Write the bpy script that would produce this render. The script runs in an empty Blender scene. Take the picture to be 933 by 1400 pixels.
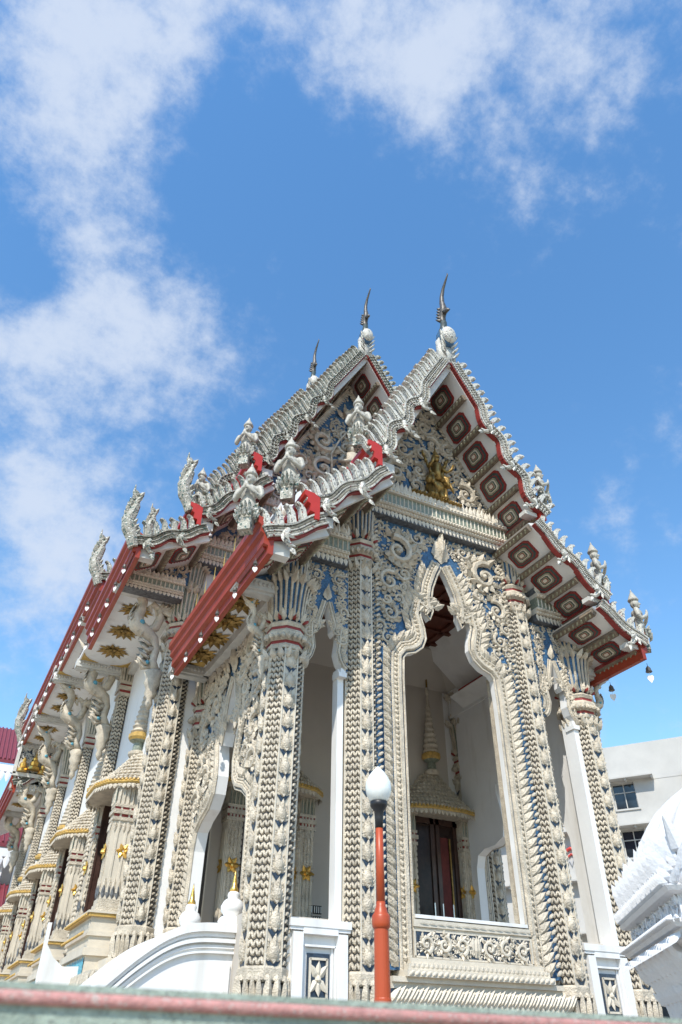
import bpy, math, random
import numpy as np
from mathutils import Matrix, Vector

random.seed(7)
R = math.radians
SC = bpy.context.scene
COL = SC.collection
PI = math.pi

# ------------------------------------------------------------------ camera
cam_d = bpy.data.cameras.new("camera")
cam = bpy.data.objects.new("camera", cam_d)
COL.objects.link(cam)
YAW, PIT, ROL = 0.4619, 0.6473, 0.0125
fw = Vector((math.sin(YAW) * math.cos(PIT), math.cos(YAW) * math.cos(PIT), math.sin(PIT)))
r0 = Vector((math.cos(YAW), -math.sin(YAW), 0)); u0 = r0.cross(fw)
rr = r0 * math.cos(ROL) + u0 * math.sin(ROL)
uu = u0 * math.cos(ROL) - r0 * math.sin(ROL)
cam.matrix_world = Matrix(((rr.x, uu.x, -fw.x, -8.007), (rr.y, uu.y, -fw.y, -10.970),
                           (rr.z, uu.z, -fw.z, -0.888), (0, 0, 0, 1)))
cam_d.sensor_fit = 'AUTO'; cam_d.sensor_width = 36
cam_d.lens = 25.565
cam_d.clip_start = 0.05; cam_d.clip_end = 5000
cam_d.dof.use_dof = True; cam_d.dof.focus_distance = 15.0; cam_d.dof.aperture_fstop = 2.0
SC.camera = cam

# ------------------------------------------------------------------ world / sun
SUN_AZ, SUN_EL = R(42), R(50)          # sun stands left of the facade's normal
to_sun = Vector((-math.sin(SUN_AZ) * math.cos(SUN_EL), -math.cos(SUN_AZ) * math.cos(SUN_EL), math.sin(SUN_EL)))
W = bpy.data.worlds.new("World"); SC.world = W; W.use_nodes = True
nt = W.node_tree; nt.nodes.clear()
N = lambda t: nt.nodes.new(t)
out = N("ShaderNodeOutputWorld"); bg = N("ShaderNodeBackground"); bg.inputs[1].default_value = 0.112
sky = N("ShaderNodeTexSky"); sky.sky_type = 'NISHITA'; sky.sun_disc = False
sky.sun_elevation = SUN_EL; sky.sun_rotation = math.atan2(to_sun.x, to_sun.y)
sky.air_density = 1.3; sky.dust_density = 0.1; sky.ozone_density = 2.0
tc = N("ShaderNodeTexCoord")
def wm(op, a, b=None, c=None):
    n = N("ShaderNodeMath"); n.operation = op
    for i, v in enumerate((a, b, c)):
        if v is None: continue
        if isinstance(v, (int, float)): n.inputs[i].default_value = v
        else: nt.links.new(v, n.inputs[i])
    return n.outputs[0]
def wnoise(scale, detail, rough, dist, sy=(1, 1, 1)):
    mp = N("ShaderNodeMapping"); mp.inputs['Scale'].default_value = sy
    nt.links.new(tc.outputs['Generated'], mp.inputs[0])
    n = N("ShaderNodeTexNoise"); n.inputs['Scale'].default_value = scale; n.inputs['Detail'].default_value = detail
    n.inputs['Roughness'].default_value = rough; n.inputs['Distortion'].default_value = dist
    nt.links.new(mp.outputs[0], n.inputs['Vector']); return n.outputs[0]
n1 = wnoise(5.2, 14, 0.62, 0.0); n2 = wnoise(18, 12, 0.66, 0.0, (1, 1, 1.3))
def lobe(d, k, amp):
    vm = N("ShaderNodeVectorMath"); vm.operation = 'DOT_PRODUCT'
    nt.links.new(tc.outputs['Generated'], vm.inputs[0]); vm.inputs[1].default_value = Vector(d).normalized()
    e = wm('MULTIPLY', wm('SUBTRACT', vm.outputs['Value'], 1.0), k)
    return wm('MULTIPLY', wm('POWER', 2.718, e), amp)
CLOUDS = [((-0.1351, 0.4972, 0.8570), 150, 0.50), ((-0.0289, 0.4220, 0.9061), 110, 0.50), ((-0.0459, 0.5458, 0.8366), 250, 0.32), ((-0.10, 0.36, 0.93), 60, 0.35),
          ((-0.0312, 0.6583, 0.7522), 170, 0.46), ((0.1390, 0.6472, 0.7495), 230, 0.44), ((0.0737, 0.7275, 0.6821), 170, 0.50), ((-0.08, 0.73, 0.68), 200, 0.42),
          ((0.1844, 0.2847, 0.9407), 160, 0.42), ((0.3100, 0.2071, 0.9279), 120, 0.46), ((0.4516, 0.2024, 0.8690), 120, 0.40), ((0.2712, 0.2991, 0.9149), 160, 0.26), ((0.4409, 0.3096, 0.8424), 120, 0.24),
          ((-0.0271, 0.8131, 0.5816), 300, 0.42), ((0.0614, 0.8412, 0.5372), 300, 0.40), ((-0.0021, 0.8893, 0.4572), 300, 0.3)]
acc = None
for d, k, a in CLOUDS:
    l = lobe(d, k, a); acc = l if acc is None else wm('ADD', acc, l)
HOLES = [((0.0334, 0.5399, 0.8410), 260, 0.30), ((0.0734, 0.4305, 0.8996), 240, 0.30), ((-0.1083, 0.6424, 0.7586), 900, 0.35), ((0.4750, 0.4252, 0.7705), 30, 0.28), ((0.20, 0.47, 0.86), 60, .25)]
for d, k, a in HOLES: acc = wm('SUBTRACT', acc, lobe(d, k, a))
dens = wm('ADD', wm('ADD', wm('MULTIPLY', n1, 1.9), wm('MULTIPLY', n2, 1.25)), acc)
mr = N("ShaderNodeMapRange"); mr.interpolation_type = 'SMOOTHERSTEP'
nt.links.new(dens, mr.inputs[0]); mr.inputs[1].default_value = 1.58; mr.inputs[2].default_value = 2.60
mr.inputs[3].default_value = 0.0; mr.inputs[4].default_value = 0.85
mix = N("ShaderNodeMix"); mix.data_type = 'RGBA'
hsv = N("ShaderNodeHueSaturation"); hsv.inputs['Hue'].default_value = 0.499; hsv.inputs['Saturation'].default_value = 1.23; hsv.inputs['Value'].default_value = 2.05
nt.links.new(sky.outputs[0], hsv.inputs['Color'])
nt.links.new(mr.outputs[0], mix.inputs[0]); nt.links.new(hsv.outputs[0], mix.inputs[6])
mix.inputs[7].default_value = (6.0, 6.7, 7.9, 1)
nt.links.new(mix.outputs[2], bg.inputs[0]); nt.links.new(bg.outputs[0], out.inputs[0])

sd = bpy.data.lights.new("sun", 'SUN'); sd.energy = 5.0; sd.angle = R(0.53); sd.color = (1.0, 0.95, 0.86)
so = bpy.data.objects.new("sun", sd); COL.objects.link(so)
so.rotation_euler = to_sun.to_track_quat('Z', 'Y').to_euler(); so.location = (-20, -25, 40)
SC.view_settings.view_transform = 'Standard'; SC.view_settings.look = 'None'
SC.view_settings.exposure = 0.10; SC.view_settings.gamma = 1

# ------------------------------------------------------------------ materials
MATS = {}
def mat(name, col, rough=0.6, metal=0.0, var=0.15, vscale=3.0, bump=0.0, bscale=30.0, spec=0.4, speck=None, dirt=None, kind='noise'):
    m = bpy.data.materials.new(name); m.use_nodes = True
    t = m.node_tree; b = t.nodes["Principled BSDF"]
    b.inputs['Roughness'].default_value = rough; b.inputs['Metallic'].default_value = metal
    b.inputs['Specular IOR Level'].default_value = spec
    c = t.nodes.new("ShaderNodeTexCoord")
    geo = t.nodes.new("ShaderNodeNewGeometry")
    nz = t.nodes.new("ShaderNodeTexNoise"); nz.inputs['Scale'].default_value = vscale; nz.inputs['Detail'].default_value = 8
    nz.inputs['Roughness'].default_value = 0.65
    t.links.new(geo.outputs['Position'], nz.inputs['Vector'])
    rp = t.nodes.new("ShaderNodeValToRGB")
    lo = tuple(max(0, v * (1 - var * 1.6)) for v in col); hi = tuple(min(1, v * (1 + var)) for v in col)
    rp.color_ramp.elements[0].position = 0.3; rp.color_ramp.elements[0].color = (*lo, 1)
    rp.color_ramp.elements[1].position = 0.7; rp.color_ramp.elements[1].color = (*hi, 1)
    t.links.new(nz.outputs[0], rp.inputs[0]); last = rp.outputs[0]
    def mixin(fac, colr):
        nonlocal last
        mx = t.nodes.new("ShaderNodeMix"); mx.data_type = 'RGBA'
        t.links.new(fac, mx.inputs[0]); t.links.new(last, mx.inputs[6])
        mx.inputs[7].default_value = (*colr, 1); last = mx.outputs[2]
    def ramp(src, a, b_):
        q = t.nodes.new("ShaderNodeMapRange"); t.links.new(src, q.inputs[0])
        q.inputs[1].default_value = a; q.inputs[2].default_value = b_; return q.outputs[0]
    if speck:
        for sc_, thr, colr in speck:
            vo = t.nodes.new("ShaderNodeTexVoronoi"); vo.inputs['Scale'].default_value = sc_
            t.links.new(geo.outputs['Position'], vo.inputs['Vector'])
            sx = t.nodes.new("ShaderNodeSeparateColor"); t.links.new(vo.outputs['Color'], sx.inputs[0])
            mixin(ramp(sx.outputs[0], thr, thr + 0.02), colr)
    if dirt:
        n2_ = t.nodes.new("ShaderNodeTexNoise"); n2_.inputs['Scale'].default_value = dirt[0]; n2_.inputs['Detail'].default_value = 10
        mp = t.nodes.new("ShaderNodeMapping"); mp.inputs['Scale'].default_value = (1, 1, 0.22)
        t.links.new(geo.outputs['Position'], mp.inputs[0]); t.links.new(mp.outputs[0], n2_.inputs['Vector'])
        mixin(ramp(n2_.outputs[0], dirt[1], dirt[1] + 0.25), dirt[2])
    t.links.new(last, b.inputs['Base Color'])
    if bump > 0:
        bz = t.nodes.new("ShaderNodeTexVoronoi" if kind == 'chips' else "ShaderNodeTexNoise")
        bz.inputs['Scale'].default_value = bscale
        t.links.new(geo.outputs['Position'], bz.inputs['Vector'])
        bp = t.nodes.new("ShaderNodeBump"); bp.inputs['Strength'].default_value = bump; bp.inputs['Distance'].default_value = 0.02
        t.links.new(bz.outputs[0], bp.inputs['Height']); t.links.new(bp.outputs[0], b.inputs['Normal'])
    MATS[name] = m; return m

CREAM = mat("cream_porcelain", (0.54, 0.472, 0.37), 0.5, var=0.22, vscale=5, bump=0.5, bscale=42, kind='chips', dirt=(3.0, 0.60, (0.36, 0.31, 0.24)))
IVORY = mat("ivory_stucco", (0.62, 0.555, 0.45), 0.55, var=0.10, vscale=2.5, bump=0.3, bscale=60, dirt=(2.2, 0.62, (0.40, 0.35, 0.27)))
MOSA = mat("white_mosaic", (0.56, 0.54, 0.475), 0.45, var=0.14, vscale=6, bump=0.5, bscale=35, kind='chips',
           speck=[(34, 0.88, (0.16, 0.16, 0.15)), (30, 0.97, (0.22, 0.07, 0.06))])
AGED = mat("weathered_mosaic", (0.36, 0.345, 0.285), 0.55, var=0.3, vscale=7, bump=0.6, bscale=30, kind='chips',
           speck=[(26, 0.84, (0.07, 0.12, 0.10)), (33, 0.9, (0.62, 0.60, 0.54))])
GROOVE = mat("grey_recess_chips", (0.13, 0.135, 0.14), 0.6, var=0.4, vscale=14)
TAUPE = mat("shade_deepened_mortar", (0.07, 0.065, 0.06), 0.7, var=0.3, vscale=10)  # dark ground, deepened in colour to add crevice shade between the beads
DKBLUE = mat("slate_blue_glass", (0.035, 0.055, 0.085), 0.3, var=0.4, vscale=16, bump=0.3, bscale=40)
BLUE = mat("cobalt_mosaic", (0.055, 0.14, 0.26), 0.4, var=0.4, vscale=22, bump=0.5, bscale=60, kind='chips')
GREEN = mat("sage_glass", (0.22, 0.245, 0.19), 0.35, var=0.3, vscale=18)
TEAL = mat("turquoise_glass", (0.10, 0.33, 0.42), 0.25, var=0.3, vscale=18)
WHITE = mat("white_plaster", (0.75, 0.745, 0.73), 0.6, var=0.04, vscale=1.2, bump=0.12, bscale=9, dirt=(3.2, 0.56, (0.58, 0.56, 0.52)))
SHADEP = mat("shade_toned_plaster", (0.50, 0.45, 0.39), 0.7, var=0.05, vscale=0.8, dirt=(0.8, 0.6, (0.42, 0.39, 0.35)))  # white plaster darkened, the porch's dim shade put into its colour
PALE = mat("pale_soffit_paint", (0.70, 0.68, 0.65), 0.6, var=0.05, vscale=1.5, dirt=(1.6, 0.60, (0.50, 0.47, 0.43)))
BEAMG = mat("grey_white_timber", (0.56, 0.55, 0.51), 0.6, var=0.12, vscale=4, bump=0.1)
MAROON = mat("maroon_paint", (0.26, 0.035, 0.03), 0.5, var=0.2, vscale=6)
RED = mat("vermilion_fascia", (0.30, 0.042, 0.018), 0.38, var=0.13, vscale=2.2, bump=0.06, bscale=14, dirt=(1.5, 0.62, (0.24, 0.035, 0.02)))
BRIGHTRED = mat("scarlet_paint", (0.42, 0.032, 0.020), 0.4, var=0.08)
BROWN = mat("brown_carved_timber", (0.20, 0.155, 0.11), 0.6, var=0.3, vscale=9, bump=0.3)
OLIVE = mat("olive_mosaic", (0.30, 0.28, 0.19), 0.5, var=0.3, vscale=20)
SLATE = mat("dark_green_mosaic", (0.055, 0.075, 0.07), 0.4, var=0.4, vscale=20)
GOLD = mat("gilded_metal", (0.80, 0.50, 0.13), 0.32, metal=0.85, var=0.2, vscale=9, bump=0.25, bscale=26)
OLDGOLD = mat("old_gilding", (0.33, 0.21, 0.065), 0.45, metal=0.6, var=0.4, vscale=9, bump=0.3)
OCHRE = mat("ochre_glaze", (0.52, 0.33, 0.09), 0.4, var=0.25, vscale=12, bump=0.2)
WOOD = mat("red_brown_ceiling_timber", (0.12, 0.035, 0.022), 0.45, var=0.3, vscale=3)
DOOR = mat("dark_door_timber", (0.060, 0.030, 0.022), 0.35, var=0.3, vscale=5)
GLASS = mat("dark_door_glass", (0.030, 0.016, 0.013), 0.25, spec=0.25, var=0.3)
CURTAIN = mat("crimson_gold_curtain", (0.11, 0.018, 0.015), 0.7, var=0.3, vscale=5)
BRONZE = mat("dark_bronze", (0.10, 0.092, 0.082), 0.45, metal=0.2, var=0.35, vscale=12, bump=0.2)
TILE = mat("maroon_roof_tile", (0.20, 0.035, 0.045), 0.45, var=0.15, vscale=3)
CONC = mat("grey_white_concrete", (0.50, 0.485, 0.45), 0.75, var=0.07, vscale=0.6, bump=0.05, dirt=(0.35, 0.58, (0.46, 0.44, 0.40)))
STEEL = mat("brushed_steel", (0.6, 0.6, 0.6), 0.3, metal=0.9, var=0.05)
BLACK = mat("black_iron", (0.018, 0.018, 0.02), 0.45, var=0.2)
ORANGE = mat("orange_red_enamel", (0.40, 0.065, 0.02), 0.38, var=0.06, vscale=1.5, dirt=(2.5, 0.66, (0.36, 0.07, 0.03)))
GLOBE = mat("opal_globe_glass", (0.76, 0.78, 0.74), 0.12, spec=0.6, var=0.06, vscale=5, dirt=(5, 0.62, (0.52, 0.52, 0.42)))
RAILG = mat("pale_green_render", (0.34, 0.40, 0.335), 0.85, var=0.2, vscale=30, bump=0.4, bscale=140, dirt=(6, 0.52, (0.22, 0.27, 0.22)), speck=[(160, .9, (.2, .22, .19))])
RAILP = mat("pink_render", (0.50, 0.245, 0.22), 0.85, var=0.2, vscale=34, bump=0.4, bscale=140, dirt=(7, 0.55, (0.42, 0.30, 0.26)), speck=[(170, .92, (.45, .36, .32))])
GROUND = mat("pale_paving", (0.36, 0.31, 0.25), 0.8, var=0.12, vscale=0.8)
PANE = mat("window_glass", (0.02, 0.028, 0.035), 0.08, spec=0.7, var=0.2)
SIGNRED = mat("sign_red", (0.55, 0.06, 0.05), 0.5, var=0.03)
SIGNGREY = mat("sign_grey", (0.42, 0.42, 0.43), 0.5, var=0.03)

# ------------------------------------------------------------------ geometry kit
class G:
    def __init__(s): s.V = []; s.F = []; s.M = []; s.n = 0
    def add(s, V, F, m=0):
        V = np.asarray(V, float).reshape(-1, 3); n = s.n
        s.V.append(V); s.F.extend([tuple(i + n for i in f) for f in F]); s.M.extend([m] * len(F)); s.n += len(V)
    def put(s, tm, o, u, v, n, su=1, sv=1, sn=1, m=None):
        V, F, M = tm
        A = np.outer(V[:, 0] * su, u) + np.outer(V[:, 1] * sv, v) + np.outer(V[:, 2] * sn, n) + np.asarray(o)
        k = s.n; s.V.append(A); s.F.extend([tuple(i + k for i in f) for f in F])
        s.M.extend(M if m is None else [m] * len(F)); s.n += len(V)
    def box(s, c, d, m=0, ax=None):
        c = np.asarray(c, float); h = np.asarray(d, float) / 2
        P = np.array([(x, y, z) for x in (-1, 1) for y in (-1, 1) for z in (-1, 1)], float) * h
        if ax is not None: P = P @ np.asarray(ax, float)
        s.add(P + c, [(0, 1, 3, 2), (4, 6, 7, 5), (0, 4, 5, 1), (2, 3, 7, 6), (0, 2, 6, 4), (1, 5, 7, 3)], m)
    def prism(s, poly, o, u, v, n, d0, d1, m=0, ms=None, mb=None):
        """polygon in (u,v), extruded along n from d0 (back) to d1 (front)"""
        u, v, n, o = map(lambda a: np.asarray(a, float), (u, v, n, o)); k = len(poly)
        P = np.array(poly, float); base = np.outer(P[:, 0], u) + np.outer(P[:, 1], v) + o
        s.add(base + n * d1, [tuple(range(k))], m)
        s.add(base + n * d0, [tuple(range(k - 1, -1, -1))], m if mb is None else mb)
        s.add(np.vstack([base + n * d0, base + n * d1]), [(i, (i + 1) % k, k + (i + 1) % k, k + i) for i in range(k)], m if ms is None else ms)
    def loft(s, rings, m=0, cap=True, ms=None):
        k = len(rings[0]); V = np.vstack([np.asarray(r, float) for r in rings]); F = []; MM = []
        for j in range(len(rings) - 1):
            for i in range(k):
                a = j * k + i; b = j * k + (i + 1) % k
                F.append((a, b, b + k, a + k)); MM.append(m if ms is None else ms[j])
        if cap: F.append(tuple(range(k - 1, -1, -1))); F.append(tuple((len(rings) - 1) * k + i for i in range(k))); MM += [MM[0], MM[-1]]
        n = s.n; s.V.append(V); s.F.extend([tuple(i + n for i in f) for f in F]); s.M.extend(MM); s.n += len(V)
    def lathe(s, prof, c=(0, 0, 0), k=12, m=0, ms=None, ph=0.0, sx=1, sy=1):
        a = [2 * PI * i / k + ph for i in range(k)]
        s.loft([[(c[0] + r * sx * math.cos(t), c[1] + r * sy * math.sin(t), c[2] + z) for t in a] for r, z in prof], m, True, ms)
    def tube(s, pts, rad, k=6, m=0, cap=True, flat=1.0, nrm=None):
        pts = [np.asarray(p, float) for p in pts]; L = len(pts); rings = []
        ref = np.asarray(nrm, float) if nrm is not None else None
        for i, p in enumerate(pts):
            t = pts[min(i + 1, L - 1)] - pts[max(i - 1, 0)]; t = t / (np.linalg.norm(t) + 1e-9)
            if ref is None:
                ref = np.array((0, 0, 1.0)) if abs(t[2]) < 0.9 else np.array((1.0, 0, 0))
            a = np.cross(t, ref); a /= np.linalg.norm(a) + 1e-9; b = np.cross(a, t)
            if nrm is None: ref = b
            r = rad[i] if hasattr(rad, '__len__') else rad
            rings.append([p + r * (math.cos(2 * PI * j / k) * a + flat * math.sin(2 * PI * j / k) * b) for j in range(k)])
        s.loft(rings, m, cap)
    def ball(s, c, r, k=8, h=5, m=0, sc=(1, 1, 1)):
        pr = [(max(1e-4, math.sin(PI * i / h)) , -math.cos(PI * i / h)) for i in range(h + 1)]
        s.loft([[(c[0] + r * sc[0] * q * math.cos(2 * PI * j / k), c[1] + r * sc[1] * q * math.sin(2 * PI * j / k), c[2] + r * sc[2] * z) for j in range(k)] for q, z in pr], m)

def mesh(name, g, mats, smooth=False):
    me = bpy.data.meshes.new(name)
    V = np.vstack(g.V) if g.V else np.zeros((0, 3))
    me.from_pydata(V.tolist(), [], g.F)
    for m in mats: me.materials.append(m)
    if len(mats) > 1: me.polygons.foreach_set('material_index', np.array(g.M, dtype=np.int32))
    if smooth: me.polygons.foreach_set('use_smooth', [True] * len(g.F))
    me.update(); return me
def link(name, me, parent=None, loc=(0, 0, 0), rot=None, scale=None):
    o = bpy.data.objects.new(name, me); COL.objects.link(o)
    o.parent = parent; o.location = loc
    if rot is not None: o.rotation_euler = rot
    if scale is not None: o.scale = scale
    return o
def obj(name, g, mats, parent=None, loc=(0, 0, 0), rot=None, stuff=False, smooth=False, kind=None):
    if not isinstance(mats, (list, tuple)): mats = [mats]
    o = link(name, mesh(name, g, mats, smooth), parent, loc, rot)
    if stuff: o['kind'] = 'stuff'
    if kind: o['kind'] = kind
    return o
def frame(o, loc, u, v, n, su=1, sv=1, sn=1):
    u, v, n = (Vector(a) for a in (u, v, n))
    o.matrix_basis = Matrix(((u.x * su, v.x * sv, n.x * sn, loc[0]), (u.y * su, v.y * sv, n.y * sn, loc[1]), (u.z * su, v.z * sv, n.z * sn, loc[2]), (0, 0, 0, 1)))
    return o
def tag(o, label, cat, group=None, kind=None):
    o['label'] = label; o['category'] = cat
    if group: o['group'] = group
    if kind: o['kind'] = kind
    return o
def empty(name, loc=(0, 0, 0), parent=None, rot=None):
    o = bpy.data.objects.new(name, None); COL.objects.link(o); o.location = loc; o.parent = parent
    if rot: o.rotation_euler = rot
    return o
KIDS = {}
def copy_tree(o, parent=None, loc=None):
    c = o.copy(); COL.objects.link(c); c.parent = parent
    if loc is not None: c.location = loc
    for ch in list(o.children): copy_tree(ch, c)
    return c

A3 = lambda *a: np.array(a, float)
X, Y, Z = A3(1, 0, 0), A3(0, 1, 0), A3(0, 0, 1)
# ---- small templates: x = across, y = up, z = out
def tmpl(V, F, M=None): return (np.array(V, float), F, M or [0] * len(F))
def _bead():
    o = [(0, -.5), (.42, -.2), (.34, .22), (0, .52), (-.34, .22), (-.42, -.2)]
    V = [(x, y, 0) for x, y in o] + [(x * .62, y * .62 - .06, .36) for x, y in o] + [(0, -.14, .5)]
    F = [(i, (i + 1) % 6, 6 + (i + 1) % 6, 6 + i) for i in range(6)] + [(6 + i, 6 + (i + 1) % 6, 12) for i in range(6)]
    return tmpl(V, F)
BEAD = _bead()
def _leaf():
    V = [(0, 0, 0), (.5, .32, 0), (.34, .68, .1), (0, 1, .3), (-.34, .68, .1), (-.5, .32, 0), (0, .34, .3), (0, .7, .34)]
    F = [(0, 1, 6), (0, 6, 5), (1, 2, 7, 6), (5, 6, 7, 4), (2, 3, 7), (4, 7, 3), (0, 5, 4, 3, 2, 1)]
    return tmpl(V, F)
LEAF = _leaf()
def _petal():      # long tongue petal with a rib
    V = [(-.5, 0, 0), (.5, 0, 0), (.5, .62, .05), (.28, .9, .12), (0, 1, .2), (-.28, .9, .12), (-.5, .62, .05), (0, 0, .3), (0, .62, .38)]
    F = [(0, 7, 8, 6), (7, 1, 2, 8), (2, 3, 8), (3, 4, 8), (4, 5, 8), (5, 6, 8)]
    return tmpl(V, F)
PETAL = _petal()
def _twist():
    o = [(math.cos(2 * PI * i / 8) * .5, math.sin(2 * PI * i / 8) * .22) for i in range(8)]
    c, s_ = math.cos(R(38)), math.sin(R(38)); o = [(x * c - y * s_, x * s_ + y * c) for x, y in o]
    V = [(x, y, 0) for x, y in o] + [(x * .75, y * .75, .32) for x, y in o] + [(0, 0, .4)]
    F = [(i, (i + 1) % 8, 8 + (i + 1) % 8, 8 + i) for i in range(8)] + [(8 + i, 8 + (i + 1) % 8, 16) for i in range(8)]
    return tmpl(V, F)
TWIST = _twist()
def _knit():
    V, F, M = [], [], []
    for sx in (-1, 1):
        a = A2 = math.atan2(.80, .44); L = .58; w = .232
        cx, cy = sx * .25, .03; dx, dy = -sx * math.cos(a), math.sin(a)
        o = [(L, 0), (L * .6, w * .9), (-L * .5, w), (-L * .85, w * .3), (-L * .85, -w * .5), (-L * .5, -w), (L * .6, -w * .8)]
        P = [(cx + x * dx - y * dy, cy + x * dy + y * dx) for x, y in o]; n = len(V); k = len(P)
        V += [(x, y, 0) for x, y in P] + [(cx + (x - cx) * .7, cy + (y - cy) * .7, .42) for x, y in P] + [(cx - dx * .1, cy - dy * .1, .52)]
        F += [(n + i, n + (i + 1) % k, n + k + (i + 1) % k, n + k + i) for i in range(k)] + [(n + k + i, n + k + (i + 1) % k, n + 2 * k) for i in range(k)]
    return tmpl(V, F)
KNIT = _knit()
def _boss():       # lotus bud of layered petals over a dark chevron
    g = G()
    def pet(x, y, ang, w, h, d, z=0.02, m=0):
        a = R(ang); g.put(LEAF, (x, y, z), (math.cos(a), -math.sin(a), 0), (math.sin(a), math.cos(a), 0), Z, w, h, d, m=m)
    ring = [(math.cos(2 * PI * i / 9), math.sin(2 * PI * i / 9)) for i in range(9)]
    g.loft([[(x * a, y * a * 1.15 - .06, z) for x, y in ring] for a, z in ((.36, 0), (.34, .3), (.24, .58), (.1, .75))], 0)
    for k, (a, z) in enumerate(((.34, .12), (.27, .42))):
        for i in range(7):
            t = 2 * PI * (i + .5 * k) / 7; d = A3(-math.cos(t) * .5, -math.sin(t) * .5 + .55, .35); d /= np.linalg.norm(d); n_ = A3(math.cos(t), math.sin(t), 1.1); n_ /= np.linalg.norm(n_)
            g.put(LEAF, (math.cos(t) * a, math.sin(t) * a * 1.15 - .08, z), np.cross(d, n_), d, n_, .3, .38, .3, m=0)
    for sx in (-1, 1):
        pet(sx * .06, -.40, 58 * sx, .30, .58, .7); pet(sx * .05, -.36, 34 * sx, .34, .62, 1.1)
        pet(sx * .34, .02, 6 * sx, .20, .26, .6); pet(sx * .12, -.42, 76 * sx, .2, .44, .5); g.put(BEAD, (sx * .36, .34, .02), X, Y, Z, .17, .2, .4, m=0)
    pet(0, .06, 0, .42, .56, 1.0, .28); pet(0, .0, 0, .26, .5, 1.2, .42)
    out_ = [(0, -.52), (.16, -.42), (.2, -.28), (0, -.16), (-.2, -.28), (-.16, -.42)]
    g.add([(x, y, 0) for x, y in out_] + [(x * .7, y, .5) for x, y in out_], [(i, (i + 1) % 6, 6 + (i + 1) % 6, 6 + i) for i in range(6)] + [(6, 7, 8, 9, 10, 11)], 0)
    g.add([(-.50, -.40, .10), (0, -.86, .10), (.50, -.40, .10), (.50, -.16, .10), (0, -.52, .10), (-.50, -.16, .10)], [(0, 1, 4, 5), (1, 2, 3, 4)], 1)
    return tmpl(np.vstack(g.V), g.F, g.M)
BOSS = _boss()

def row(g, tm, a, b, up, n, step, w, h, d, m=0, jit=0.0):
    """templates in a straight row from a to b"""
    a, b = np.asarray(a, float), np.asarray(b, float); L = np.linalg.norm(b - a)
    if L < 1e-6: return
    k = max(1, int(round(L / step))); u = (b - a) / L; up = np.asarray(up, float); n = np.asarray(n, float)
    for i in range(k):
        p = a + (b - a) * ((i + .5) / k)
        q = 1 + random.uniform(-jit, jit)
        g.put(tm, p, u, up, n, w, h * q, d * q, m=m)
def rowpath(g, tm, pts, n, step, w, h, d, m=0, off=0.0, tilt=0.0, flip=1):
    """templates along a polyline, pointing along the path (tilted)"""
    pts = [np.asarray(p, float) for p in pts]; n = np.asarray(n, float)
    seg = [np.linalg.norm(pts[i + 1] - pts[i]) for i in range(len(pts) - 1)]; L = sum(seg); k = max(1, int(L / step))
    for j in range(k):
        s_ = (j + .5) / k * L; i = 0
        while i < len(seg) - 1 and s_ > seg[i]: s_ -= seg[i]; i += 1
        t = (pts[i + 1] - pts[i]) / (seg[i] + 1e-9); p = pts[i] + t * s_; a = np.cross(n, t) * flip
        d_ = t * math.cos(tilt) + a * math.sin(tilt); c_ = np.cross(d_, n)
        g.put(tm, p + a * off, c_, d_, n, w, h, d, m=m)
def sample(pts, step):
    pts = [np.asarray(p, float) for p in pts]
    seg = [np.linalg.norm(pts[i + 1] - pts[i]) for i in range(len(pts) - 1)]; L = sum(seg); k = max(1, int(round(L / step))); r = []
    for j in range(k):
        s_ = (j + .5) / k * L; i = 0
        while i < len(seg) - 1 and s_ > seg[i]: s_ -= seg[i]; i += 1
        r.append((pts[i] + (pts[i + 1] - pts[i]) * (s_ / (seg[i] + 1e-9)), (pts[i + 1] - pts[i]) / (seg[i] + 1e-9)))
    return r
def offset2(pts, d):
    P = [np.asarray(p, float) for p in pts]; r = []
    for i in range(len(P)):
        t = P[min(i + 1, len(P) - 1)] - P[max(i - 1, 0)]; t /= np.linalg.norm(t) + 1e-9
        r.append(P[i] + d * np.array((-t[1], t[0])))
    return r

def spiral_pts(cx, cy, Rr, turns, a0, hand, n=18):
    return [(cx + Rr * (1 - .86 * (i / n) ** .9) * math.cos(a0 + hand * turns * 2 * PI * i / n), cy + Rr * (1 - .86 * (i / n) ** .9) * math.sin(a0 + hand * turns * 2 * PI * i / n)) for i in range(n + 1)]
def spiral(g, o, u, v, n, cx, cy, Rr, a0, hand, m=0, leaves=True, thick=0.17):
    P2 = spiral_pts(cx, cy, Rr * .84, 1.35, a0, hand, 16 if Rr > .12 else 10)
    P3 = [np.asarray(o) + x * u + y * v + n * (0.16 * Rr) for x, y in P2]; k = len(P3)
    g.tube(P3, [Rr * thick * (1 - .5 * i / k) for i in range(k)], 6 if Rr > .12 else 5, m, True, 1.0, n)
    g.put(BEAD, np.asarray(o) + cx * u + cy * v, u, v, n, Rr * .5, Rr * .5, Rr * .7, m=m)
    if leaves:
        kk = 10 if Rr > .2 else 6
        for i in range(kk):
            t = i / kk * (k - 6); i0 = int(t); x, y = P2[i0]; x2, y2 = P2[i0 + 1]
            tx, ty = x2 - x, y2 - y; L = math.hypot(tx, ty) + 1e-9; tx /= L; ty /= L
            ox, oy = (x - cx), (y - cy); L = math.hypot(ox, oy) + 1e-9; ox /= L; oy /= L
            dx, dy = -tx * .55 + ox * .8, -ty * .55 + oy * .8; L = math.hypot(dx, dy); dx /= L; dy /= L
            d3 = dx * u + dy * v; c3 = np.cross(d3, n)
            g.put(LEAF, np.asarray(o) + x * u + y * v + n * (.08 * Rr), c3, d3, n, Rr * .42, Rr * .60, Rr * .75, m=m)
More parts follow.
